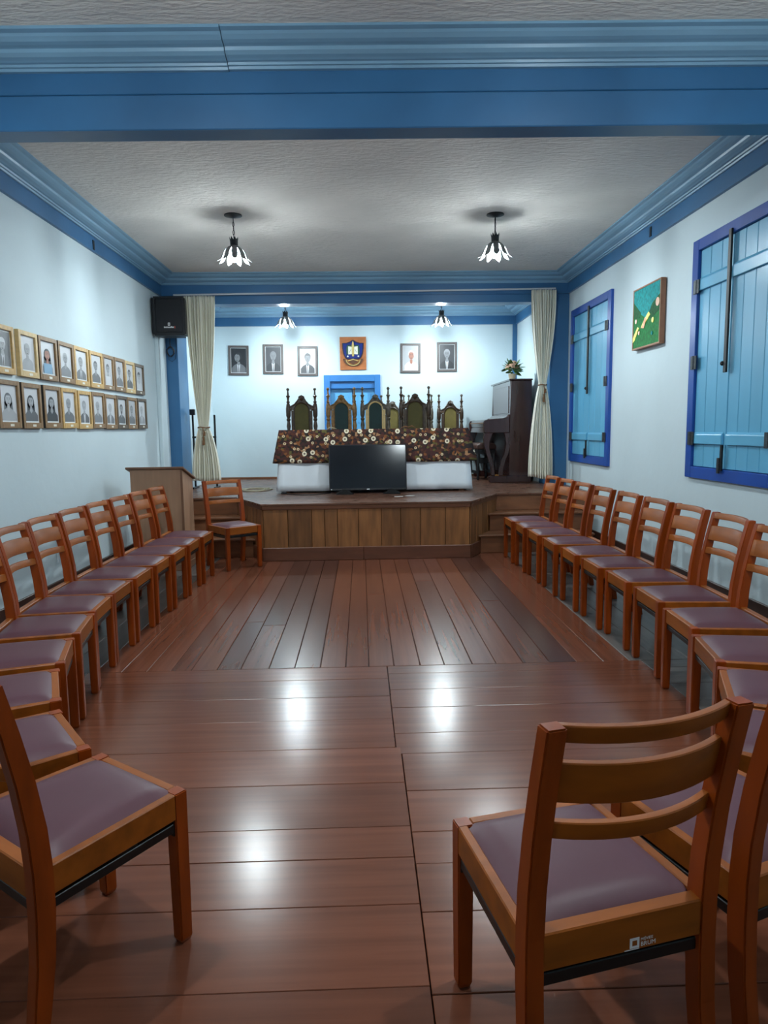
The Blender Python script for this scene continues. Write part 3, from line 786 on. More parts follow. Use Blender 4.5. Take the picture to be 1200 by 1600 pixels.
# ================================================================== PORTRAITS
def bust(m, w_, h_, s, wall):
    """flat printed bust on a photo w_ x h_ centred at 0, in (u, v); s: dict of tones"""
    def ell(cu, cv, ru, rv, d, mi, a0=0, a1=2 * PI, n=18):
        pts = [(cu + ru * math.cos(a0 + (a1 - a0) * k / n), cv + rv * math.sin(a0 + (a1 - a0) * k / n)) for k in range(n if a1 - a0 > 6.2 else n + 1)]
        m.add([wall(u, v_, d) for u, v_ in pts], [tuple(range(len(pts)))], mi)
    def poly(pts, d, mi):
        m.add([wall(u, v_, d) for u, v_ in pts], [tuple(range(len(pts)))], mi)
    W, H = w_ / 2, h_ / 2
    dx = s.get('dx', 0) * W
    poly([(-W, -H), (W, -H), (W, H), (-W, H)], 0, 0)
    sh = s.get('sh', .92)
    if s.get('long'):
        ell(dx, H * .18, W * .50, H * .46, .0004, 1)
        poly([(dx - W * .52, H * .1), (dx + W * .52, H * .1), (dx + W * .60, -H * .62), (dx - W * .60, -H * .62)], .0004, 1)
    poly([(dx - W * sh, -H), (dx - W * sh, -H * .62), (dx - W * .62, -H * .40), (dx - W * .2, -H * .26), (dx + W * .2, -H * .26), (dx + W * .62, -H * .40), (dx + W * sh, -H * .62), (dx + W * sh, -H)], .0008, 2)
    poly([(dx - W * .16, -H * .1), (dx + W * .16, -H * .1), (dx + W * .20, -H * .36), (dx, -H * .52), (dx - W * .20, -H * .36)], .0011, 3)
    if s.get('shirt'):
        poly([(dx - W * .20, -H * .30), (dx, -H * .48), (dx + W * .20, -H * .30), (dx + W * .10, -H), (dx - W * .10, -H)], .0013, 4)
        poly([(dx - W * .05, -H * .46), (dx + W * .05, -H * .46), (dx + W * .07, -H), (dx - W * .07, -H)], .0016, 5)
    if not s.get('long'):
        ell(dx, H * .33, W * .42, H * .33, .0010, 1)
    ell(dx + s.get('turn', 0) * W, H * .22, W * .36, H * .32, .0014, 3)
    hl = s.get('hair', .5)
    ell(dx, H * .25, W * .375, H * .325, .0018, 1, PI * (.5 - .5 * hl), PI * (.5 + .5 * hl))
    fx = dx + s.get('turn', 0) * W * 1.3
    for e in (-1, 1):
        ell(fx + e * W * .13, H * .26, W * .052, H * .022, .0020, 5)
        ell(fx + e * W * .13, H * .33, W * .08, H * .016, .0020, 5)
    poly([(fx - W * .02, H * .24), (fx + W * .03, H * .24), (fx + W * .06, H * .12), (fx - W * .04, H * .12)], .0019, 6)
    ell(fx, H * .01, W * .12, H * .024, .0020, 5)
    if s.get('beard'): ell(fx, -H * .06, W * .22, H * .12, .0017, 1)
    if s.get('paper'): poly([(-W * .62, -H), (W * .62, -H), (W * .62, -H * .35), (-W * .62, -H * .35)], .0024, 4)

def portrait(name, label, group, org, ux, w_, h_, fw, fmat, s, nameplate, side_mat, th=.022, tilt=0.0):
    """org: centre on the wall; ux: unit vector along the wall, seen left to right; normal = ux x z reversed towards the room"""
    ux = Vector(ux); uz = Vector((0, 0, 1)); nrm = ux.cross(uz)
    ct, s_t = math.cos(tilt), math.sin(tilt)
    t = thing(name, label, 'portrait', org, 0, group)
    def P(u, v_, d):
        u, v_ = u * ct - v_ * s_t, u * s_t + v_ * ct
        return tuple(ux * u + uz * v_ + nrm * d)
    def slab(name_, u0, u1, v0, v1, d0, d1, mats, bev=0.002):
        m = MB()
        vs = [P(u, v_, d) for d in (d0, d1) for u, v_ in ((u0, v0), (u1, v0), (u1, v1), (u0, v1))]
        m.add(vs, [(0, 1, 2, 3), (4, 5, 6, 7), (0, 1, 5, 4), (1, 2, 6, 5), (2, 3, 7, 6), (3, 0, 4, 7)])
        return m.build(name_, mats, t, bevel=bev)
    W, H = w_ / 2, h_ / 2
    lo = fw * (1.35 if nameplate else 1)
    slab('frame_side', -W, -W + fw, -H, H, 0, th, fmat); slab('frame_side', W - fw, W, -H, H, 0, th, fmat)
    slab('frame_top', -W + fw, W - fw, H - fw, H, 0, th, fmat); b_ = slab('frame_bottom', -W + fw, W - fw, -H, -H + lo, 0, th, fmat)
    slab('edge', -W - .0012, -W + .001, -H, H, 0, th - .004, side_mat, 0)
    slab('mount', -W + fw, W - fw, -H + lo, H - fw, 0, th * .45, MOUNT, 0)
    mw = .012 if nameplate else .006
    pw, ph = w_ - 2 * fw - 2 * mw, h_ - fw - lo - 2 * mw
    cv = (lo - fw) / 2
    m = MB()
    s = dict(s); s['face'] = int(s['face'] * (.66 if not nameplate else .92))
    tones = [grey(s['bg'], s.get('tint', 0)), grey(s['hairc']), grey(s['coat']), s.get('skinm') or grey(s['face']), s.get('shirtm') or grey(s.get('shirtc', 215)), grey(s.get('tie', 60)), s.get('skinm') or grey(max(20, s['face'] - 25))]
    bust(m, pw, ph, s, lambda u, v_, d: P(u, v_ + cv, th * .45 + .001 + d))
    me = bpy.data.meshes.new('photo'); me.from_pydata(m.v, [], m.f)
    for q in tones: me.materials.append(q)
    me.polygons.foreach_set('material_index', m.m)
    link('photo', me, t)
    if nameplate:
        m = MB(); vs = [P(u, v_, d) for d in (th, th + .0015) for u, v_ in ((-.028 + .008, -H + lo * .5 - .009), (.028 + .008, -H + lo * .5 - .009), (.028 + .008, -H + lo * .5 + .009), (-.028 + .008, -H + lo * .5 + .009))]
        m.add(vs, [(0, 1, 2, 3), (4, 5, 6, 7), (0, 1, 5, 4), (1, 2, 6, 5), (2, 3, 7, 6), (3, 0, 4, 7)])
        m.build('name_tag', TAG, t)
    return t
UY = [(5.09, 5.402), (5.472, 5.782), (5.804, 6.145), (6.168, 6.49), (6.50, 6.835), (6.865, 7.20), (7.209, 7.52), (7.542, 7.86), (7.872, 8.19), (8.205, 8.535)]
WY = [(5.11, 5.433), (5.464, 5.786), (5.832, 6.155), (6.175, 6.50), (6.525, 6.845), (6.862, 7.185), (7.20, 7.53), (7.545, 7.868), (7.882, 8.205), (8.235, 8.57)]
UF = [GOLD, GOLDL, BRWF, BRWF, GOLD, GOLD, BRWF, BRWF, GOLDL, DKF]
WF = [BRWF, BRWF, BRWF, GOLD, GOLD, BRWF, BRWF, DKF, BRWF, DKF]
UD = ['gold framed portrait of a white-haired man in a suit', 'pale gold framed faded portrait of a man', 'brown framed portrait of a woman in glasses holding a paper',
      'brown framed faded portrait of a bald man', 'gold framed portrait of a man in a suit']
WD = ['brown framed portrait of a woman with curly hair', 'brown framed portrait of a smiling long-haired woman', 'brown framed portrait of a long-haired woman in dark clothes',
      'gold framed portrait of a grey-haired man', 'gold framed portrait of a man in an open collar']
PU = [dict(bg=96, hairc=196, coat=104, face=178, shirt=1, hair=.75), dict(bg=196, hairc=150, coat=158, face=164, sh=.8), dict(bg=204, hairc=40, coat=52, face=170, skinm=SKIN, paper=1, shirtm=mat('photo_blue_paper', rgb(120, 160, 190), .4), long=1, sh=.7),
      dict(bg=206, hairc=168, coat=126, face=160, hair=.2), dict(bg=208, hairc=140, coat=112, face=170, shirt=1), dict(bg=206, hairc=92, coat=104, face=150), dict(bg=190, hairc=84, coat=186, face=164, paper=1, shirtc=214, hair=.6),
      dict(bg=196, hairc=104, coat=116, face=158), dict(bg=200, hairc=70, coat=92, face=150), dict(bg=186, hairc=54, coat=196, face=182, hair=.7)]
PW = [dict(bg=206, hairc=96, coat=170, face=196, long=1, sh=.95), dict(bg=204, hairc=44, coat=96, face=176, long=1), dict(bg=196, hairc=42, coat=50, face=166, long=1), dict(bg=206, hairc=150, coat=104, face=160, hair=.4),
      dict(bg=204, hairc=150, coat=96, face=176, shirt=1, tie=190), dict(bg=200, hairc=160, coat=120, face=172), dict(bg=206, hairc=170, coat=110, face=186, shirt=1, tie=170), dict(bg=200, hairc=66, coat=92, face=158, beard=1), dict(bg=180, hairc=110, coat=108, face=150), dict(bg=204, hairc=168, coat=150, face=188, shirt=1, tie=120)]
fmname = {GOLD: 'gold', GOLDL: 'pale gold', BRWF: 'brown', DKF: 'dark brown'}
for row, ys_, fm, ps, ds, z0, z1 in (('upper', UY, UF, PU, UD, 1.862, 2.214), ('lower', WY, WF, PW, WD, 1.464, 1.816)):
    for i, (a, b) in enumerate(ys_):
        lab = '%s, %s row' % (ds[i], row) if i < len(ds) else '%s framed small portrait, %s from the curtain in the %s row' % (fmname[fm[i]], ORD[9 - i], row)
        portrait('framed_portrait', lab, 'framed portraits in two rows on the left wall', (XL, (a + b) / 2, (z0 + z1) / 2 + random.uniform(-.004, .004)), (0, 1, 0), b - a, z1 - z0, .034, fm[i], ps[i], True,
                 EDGEK if fm[i] in (BRWF, DKF) else fm[i], th=.03, tilt=random.uniform(-.01, .01))
# stage back wall portraits
BP = [((-2.136 - 1.795) / 2, 2.553, dict(bg=40, hairc=50, coat=104, face=190, shirt=1, tie=56, turn=-.18, dx=.0, hair=.5), 'portrait of a man in profile wearing a suit, nearest the curtain', -.02),
      ((-1.572 - 1.247) / 2, 2.568, dict(bg=74, hairc=118, coat=60, face=186, shirt=1, tie=80, hair=.2), 'portrait of a bald man in a dark suit under the stage lamp', -.012),
      ((-1.019 - .690) / 2, 2.533, dict(bg=206, hairc=62, coat=76, face=188, shirt=1, tie=110, hair=.6), 'portrait of a young man in a suit beside the crest', -.01),
      ((.646 + .986) / 2, 2.563, dict(bg=168, hairc=214, coat=226, face=180, skinm=SKIN, hair=.45, sh=.9, dx=.1), 'colour portrait of a white-haired person in white', -.008),
      ((1.239 + 1.583) / 2, 2.578, dict(bg=58, hairc=150, coat=40, face=188, shirt=1, tie=66, hair=.6), 'portrait of an older man in a black suit nearest the piano', 0.0)]
for cx, cz, s, lab, tl in BP:
    portrait('framed_portrait', 'grey framed ' + lab, 'large portraits on the stage back wall', (cx, YB, cz), (1, 0, 0), .325, .47, .036, FRGREY, s, False, FRGREY, th=.025, tilt=tl)

# crest plaque
t = thing('crest_plaque', 'wooden plaque with a blue shield crest above the door', 'plaque', (-0.117, YB, 2.647))
def fl(name, pts, d0, d1, material, par=None, bev=.002):
    m = MB().prism([(x, z) for x, z in pts], -d1, -d0, 'y')
    return m.build(name, material, par or t, bevel=bev)
fl('board', [(-.213, -.262), (.213, -.262), (.213, .262), (-.213, .262)], 0, .025, PLAQ)
sh_pts = [(0, .215), (.05, .185), (.11, .165), (.175, .165), (.172, .08), (.158, -.01), (.13, -.07), (.10, -.095), (-.10, -.095), (-.13, -.07), (-.158, -.01), (-.172, .08), (-.175, .165), (-.11, .165), (-.05, .185)]
sh = fl('shield', sh_pts, .025, .040, CRDARK)
fl('shield_field', [(x * .9, z * .9 + .004) for x, z in sh_pts], .040, .047, CRBLUE, sh)
fl('wreath', [(-.105, -.02), (.105, -.02), (.11, .06), (.095, .13), (-.095, .13), (-.11, .06)], .047, .050, CRGREEN, sh)
fl('book_page', [(-.078, -.02), (-.004, -.012), (-.004, .10), (-.078, .11)], .050, .056, CRWHITE, sh)
fl('book_page', [(.004, -.012), (.078, -.02), (.078, .11), (.004, .10)], .050, .056, CRWHITE, sh)
fl('torch', [(-.016, -.05), (.016, -.05), (.020, .10), (.014, .165), (0, .195), (-.014, .165), (-.020, .10)], .056, .062, CRYEL, sh)
for s_ in (-1, 1):
    MB().sphere((s_ * .085, -.052, -.05), .014, 10, 6).build('star', CRWHITE, sh, smooth=True)
    fl('page_line', [(s_ * .03, .06), (s_ * .035, .06), (s_ * .06, .01), (s_ * .055, .01)], .056, .058, CRDARK, sh, 0)
arc = [(.165 * math.cos(a), -.085 + .125 * math.sin(a)) for a in [PI + PI * k / 12 for k in range(13)]]
arc2 = [(.125 * math.cos(a), -.088 + .09 * math.sin(a)) for a in [2 * PI - PI * k / 12 for k in range(13)]]
rb = fl('ribbon', arc + arc2, .025, .042, CRBROWN)
fl('ribbon_edge', [(.118 * math.cos(a), -.10 + .098 * math.sin(a)) for a in [PI + PI * k / 12 for k in range(13)]] + [(.106 * math.cos(a), -.10 + .086 * math.sin(a)) for a in [2 * PI - PI * k / 12 for k in range(13)]], .042, .047, CRYEL, rb)
fl('diamond', [(-.08, -.135), (0, -.105), (.08, -.135), (0, -.178)], .025, .045, CRBROWN)
fl('chevron', [(-.088, -.118), (0, -.088), (.088, -.118), (.08, -.128), (0, -.102), (-.08, -.128)], .025, .050, CRYEL)

# painting on the right wall
t = thing('painting', 'small green and teal landscape painting between the two windows', 'painting', (XR, 6.775, 2.475))
def pl(name, pts, d0, d1, material, par=None, bev=0):
    # pts (u, v): u to the viewer's right (= towards the camera, -y)
    m = MB().prism([(-u, v_) for u, v_ in pts], -d1, -d0, 'x')
    return m.build(name, material, par or t, bevel=bev)
W, H = .325, .295
for a in (((-W, -H), (W, -H), (W, -H + .016), (-W, -H + .016)), ((-W, H - .016), (W, H - .016), (W, H), (-W, H)),
          ((-W, -H + .016), (-W + .016, -H + .016), (-W + .016, H - .016), (-W, H - .016)), ((W - .016, -H + .016), (W, -H + .016), (W, H - .016), (W - .016, H - .016))):
    pl('frame', a, .005, .056, PFRAME, bev=.002)
cv = pl('canvas', [(-W + .014, -H + .014), (W - .014, -H + .014), (W - .014, H - .014), (-W + .014, H - .014)], .02, .050, PAINTGRN)
pl('sky', [(-W + .016, .12), (-.10, .02), (.0, -.02), (.12, .04), (W - .016, .13), (W - .016, H - .016), (-W + .016, H - .016)], .050, .0515, PAINTTEAL, cv)
pl('hill', [(-W + .016, .17), (-W + .016, .02), (-.16, .0), (-.13, .05)], .0515, .0525, PAINTDGR, cv)
pl('hill', [(.02, -.02), (.14, .10), (W - .016, .16), (W - .016, .02), (.12, -.04)], .0515, .0525, PAINTDGR, cv)
pl('path', [(-W + .016, -.22), (-.26, -.20), (-.16, -.09), (-.20, -.08), (-W + .016, -.17)], .051, .055, PAINTYEL, cv)
pl('path', [(-.12, -.10), (-.04, -.08), (.10, .0), (.06, .03), (.02, .01), (-.08, -.06)], .051, .055, PAINTYEL, cv)
pl('flower', [(-.10, -.10), (-.04, -.11), (.02, -.03), (-.02, -.01)], .055, .057, PAINTORA, cv)
for u, v_, r, mm in ((-.24, -.02, .022, PAINTPNK), (.16, -.06, .026, PAINTYEL), (.15, -.18, .018, PAINTTEAL), (.26, .09, .04, PAINTPNK), (-.16, -.14, .02, PAINTPNK)):
    pl('flower', [(u + r * math.cos(k * PI / 5), v_ + r * math.sin(k * PI / 5)) for k in range(10)], .051, .056, mm, cv)

# ================================================================== LOUDSPEAKER
t = thing('loudspeaker', 'black loudspeaker mounted high beside the left curtain', 'loudspeaker', (-2.39, 9.16, 2.86), R(2))
MB().prism([(-.215, -.17), (.20, -.17), (.165, .12), (-.175, .12)], -.235, .245, 'z').build('cabinet', BLACKP, t, bevel=.02, bseg=2)
g = bx(-.165, .165, -.192, -.165, -.20, .215).build('grille', GRILLE, t, bevel=.012)
m = MB(); m.box(-.012, .014, -.195, -.1925, -.118, -.082)
m.build('emblem', WHITEI, t)
m = MB(); m.box(-.005, .007, -.1965, -.1952, -.108, -.092); m.build('emblem_hole', GRILLE, t)
m = MB()
for k in range(11):
    hh = (.018, .014, .016, .014, .018, .012, .016, .014, .022, .014, .016)[k]
    m.box(-.062 + k * .0112, -.0535 + k * .0112, -.195, -.1925, -.146, -.146 + hh)
m.build('brand_mark', WHITEI, t)
bx(.066, .076, -.195, -.1925, -.152, -.124).build('red_mark', REDI, t)
MB().box(-.16, -.06, .11, .30, -.05, .05).build('bracket', BLACKM, t)
# hanging cable coil
m = MB(); pts = [(-2.50 + .045 * math.cos(a) + random.uniform(-.006, .006), 9.43 - .004 * (k % 5), 2.475 + .06 * math.sin(a) + random.uniform(-.006, .006)) for k, a in enumerate([k * PI / 8 for k in range(64)])]
m.tube(pts, .006, 6)
m.tube([(-2.50, 9.43, 2.53), (-2.505, 9.425, 2.58), (-2.50, 9.42, 2.64)], .006, 6)
m.tube([(-2.43, 9.44, 2.66), (-2.425, 9.44, 2.50), (-2.445, 9.44, 2.38), (-2.49, 9.44, 2.345), (-2.53, 9.44, 2.37), (-2.535, 9.44, 2.42)], .003, 5)
tag(m.build('cable_coil', CABLED, smooth=True), 'dark coiled cable hanging below the loudspeaker', 'cable')

# ================================================================== CURTAINS
def curtain(label, x0t, x1t, zt, xc, wt, ztie, x0b, x1b, zb, y, n=11):
    t = thing('curtain', label, 'curtain', ((x0t + x1t) / 2, y, zb), 0, 'cream curtains tied back at the stage opening')
    ox, oy, oz = t.location
    nu, nv = n * 8, 40
    vs = []
    for j in range(nv + 1):
        q = j / nv; z = zt + (zb - zt) * q
        if z >= ztie:
            k = (zt - z) / (zt - ztie); e = k ** 1.7
            a, b = x0t + (xc - wt / 2 - x0t) * e, x1t + (xc + wt / 2 - x1t) * e
            dep = .028 + .022 * math.sin(PI * min(1, k * 1.1))
            if k > .85: dep *= 1 - .35 * (k - .85) / .15
        else:
            k = (ztie - z) / (ztie - zb); e = math.sin(min(1, k) * PI / 2) ** .75
            a, b = xc - wt / 2 + (x0b - xc + wt / 2) * e, xc + wt / 2 + (x1b - xc - wt / 2) * e
            dep = .032 + .03 * k
        for i in range(nu + 1):
            u = i / nu
            ph = u * n * 2 * PI + .5 * math.sin(5 * u + q * 3)
            amp = dep * (.75 + .25 * math.sin(u * 17 + 1.3))
            x = a + (b - a) * (u + .012 * math.sin(ph * .5 + q * 4))
            yv = amp * math.sin(ph) + .012 * math.sin(u * 9 + q * 5)
            if z < zt - .03 and z > zt - .08: yv *= .8
            zz = z + (.018 * math.sin(u * 6 + 1) if j == nv else 0)
            vs.append((x - ox, yv, zz - oz))
    fs = [(j * (nu + 1) + i, j * (nu + 1) + i + 1, (j + 1) * (nu + 1) + i + 1, (j + 1) * (nu + 1) + i) for j in range(nv) for i in range(nu)]
    o = MB().add(vs, fs).build('drape', CREAM, t, smooth=True)
    sm = o.modifiers.new('thickness', 'SOLIDIFY'); sm.thickness = .003
    pts = [(xc - ox + (wt / 2 + .012) * math.cos(a), .062 * math.sin(a), ztie - oz + .004 * math.cos(3 * a)) for a in [2 * PI * k / 20 for k in range(20)]]
    tb = MB().tube(pts, .008, 6, closed=True).build('tieback', ROPE, t, smooth=True)
    m = MB(); m.tube([(xc - ox, -.068, ztie - oz), (xc - ox + .01, -.072, ztie - oz - .06), (xc - ox + .004, -.074, ztie - oz - .13)], .006, 6)
    m.lathe([(.004, 0), (.016, -.012), (.012, -.03), (.017, -.06), (.019, -.11), (.002, -.112)], (xc - ox + .004, -.075, ztie - oz - .12), 8)
    m.lathe([(.004, 0), (.014, -.01), (.011, -.025), (.015, -.06), (.002, -.062)], (xc - ox + .02, -.075, ztie - oz - .05), 8)
    m.build('tassel', ROPE, tb, smooth=True)
    return t
curtain('cream curtain tied back beside the loudspeaker', -2.285, -1.885, 3.178, -2.10, .13, 1.475, -2.275, -1.905, .75, 9.39)
curtain('cream curtain tied back beside the piano', 2.27, 2.605, 3.222, 2.435, .085, 1.985, 2.262, 2.592, .742, 9.37, 10)
o = MB().lathe([(.012, -2.42), (.012, 2.60)], (0, 0, 0), 10, axis='x').build('curtain_rod', RODW, smooth=True, loc=(0, 9.39, 3.216)); o.rotation_euler = (0, -0.0105, 0)
tag(o, 'long white curtain rod across the stage opening', 'curtain rod')

# ================================================================== TABLE, CLOTHS, TV
TX0, TX1, TY0, TY1, TZ = -1.02, 1.33, 8.80, 9.50, 1.425
t = thing('long_table', 'long table hidden under white and floral cloths', 'table', (.155, 9.15, HS))
hx_, hy_ = (TX1 - TX0) / 2 - .03, (TY1 - TY0) / 2 - .03
bx(-hx_, hx_, -hy_, hy_, TZ - HS - .05, TZ - HS - .012).build('table_top', STEPW, t)
for a in (-1, 1):
    for b in (-1, 1):
        bx(a * hx_, a * (hx_ - .06), b * hy_, b * (hy_ - .06), 0, TZ - HS - .05).build('leg', STEPW, t)
def cloth(name, label, x0, x1, y0, y1, zt, drop, flare, rip, material, grp, endflare=.0, seed=1, nrip=9):
    """top sheet plus four hanging sides, made as rings going outward"""
    rnd = random.Random(seed)
    per = []
    NX, NY = 60, 20
    for i in range(NX): per.append((x0 + (x1 - x0) * i / NX, y0, 0, -1))
    for i in range(NY): per.append((x1, y0 + (y1 - y0) * i / NY, 1, 0))
    for i in range(NX): per.append((x1 - (x1 - x0) * i / NX, y1, 0, 1))
    for i in range(NY): per.append((x0, y1 - (y1 - y0) * i / NY, -1, 0))
    n = len(per); vs = []; uv = []
    rings = 9
    ph = [rnd.uniform(0, 6) for _ in range(4)]
    for j in range(rings + 1):
        q = j / rings
        for i, (x, y, nx, ny) in enumerate(per):
            s_ = 2 * PI * i / n
            r_ = rip * q * (math.sin(nrip * s_ + ph[0]) + .6 * math.sin(nrip * 1.7 * s_ + ph[1]))
            corner = 0
            if nx: corner = 1
            off = .006 + flare * q + r_ + (endflare * q * (nx != 0))
            z = zt - drop * q
            if nx: z += 0
            px_, py_ = x + nx * off, y + ny * off
            # round corners outward
            for cx, cy in ((x0, y0), (x1, y0), (x1, y1), (x0, y1)):
                dd = math.hypot(x - cx, y - cy)
                if dd < .10:
                    k = (1 - dd / .10) * q
                    px_ += (1 if cx == x1 else -1) * k * (flare + endflare) * .9; py_ += (1 if cy == y1 else -1) * k * flare * .6
            if j == 0: z = zt
            vs.append((px_, py_, z))
            if ny: uv.append((x, (z if ny < 0 else -z)))
            else: uv.append(((x1 + (y - y0)) if nx > 0 else (x0 - (y - y0)), z))
    fs = [(j * n + i, j * n + (i + 1) % n, (j + 1) * n + (i + 1) % n, (j + 1) * n + i) for j in range(rings) for i in range(n)]
    fs.append(tuple(range(n)))
    cx, cy = (x0 + x1) / 2, (y0 + y1) / 2
    vs = [(a - cx, b - cy, c - zt + drop) for a, b, c in vs]
    m = MB().add(vs, fs)
    me = bpy.data.meshes.new(name); me.from_pydata(m.v, [], m.f); me.materials.append(material)
    bm = bmesh.new(); bm.from_mesh(me); bmesh.ops.recalc_face_normals(bm, faces=bm.faces); bm.to_mesh(me); bm.free()
    lay = me.uv_layers.new(name='uv')
    for lp in me.loops: lay.data[lp.index].uv = uv[lp.vertex_index]
    me.polygons.foreach_set('use_smooth', [len(p.vertices) == 4 for p in me.polygons])
    o = link(name, me, None, (cx, cy, zt - drop))
    sm = o.modifiers.new('thickness', 'SOLIDIFY'); sm.thickness = .003; sm.offset = 1
    return tag(o, label, 'tablecloth', grp)
cloth('white_tablecloth', 'plain white cloth hanging to the stage floor under the floral one', TX0, TX1, TY0, TY1, TZ - .008, .76, .015, .012, WHITEC, None, .02, 3, 13)
cloth('floral_tablecloth', 'brown floral cloth draped over the long table', TX0 - .012, TX1 + .012, TY0 - .012, TY1 + .012, TZ, .415, .024, .006, FLORAL, None, .035, 5, 9)
# small things on the table
def lump(name, label, cat, loc, pts, r, material):
    return tag(MB().tube(pts, r, 6).build(name, material, loc=loc, smooth=True), label, cat)
lump('dried_twig', 'thin brown twig lying on the table before the fourth carved chair', 'twig', (.62, 9.3, TZ + .012), [(-.09, 0, 0), (-.04, .01, .02), (.0, 0, .008), (.05, .01, .026), (.10, 0, .0)], [.006, .01, .008, .01, .004], ROPE)
lump('dried_twig', 'small pale twig lying on the table before the green carved chair', 'twig', (-.40, 9.3, TZ + .010), [(-.05, 0, 0), (-.02, .01, .022), (.02, 0, .014), (.07, .0, .0)], [.005, .008, .007, .003], CABLE)

t = thing('television', 'black flat screen television leaning back on the stage edge', 'television', (.072, 8.585, HS), R(1.8))
hw, z0, z1 = .482, .045, .612
LEAN = Matrix.Rotation(R(-8.2), 4, 'X')
def tv(name, mb, material, **k): return mb.xform(LEAN).build(name, material, t, **k)
tv('bezel', bx(-hw, hw, -.012, .03, z0, z1), BLACKP, bevel=.004)
tv('screen', bx(-hw + .012, hw - .012, -.0145, -.010, z0 + .024, z1 - .012), SCREEN)
tv('rear_housing', bx(-.30, .30, .03, .06, z0 + .05, z1 - .12), BLACKP, bevel=.01)
for s_ in (-1, 1):
    MB().prism([(s_ * .18, 0), (s_ * .40, 0), (s_ * .39, .014), (s_ * .32, .06), (s_ * .26, .06), (s_ * .2, .014)], -.10, .08, 'y').build('foot', BLACKM, t, bevel=.003)
tv('maker_mark', bx(-.018, .016, -.0155, -.0125, z0 + .006, z0 + .016), WHITEI)
tv('status_dot', bx(-hw + .022, -hw + .034, -.0155, -.0125, z0 + .006, z0 + .016), WHITEI)

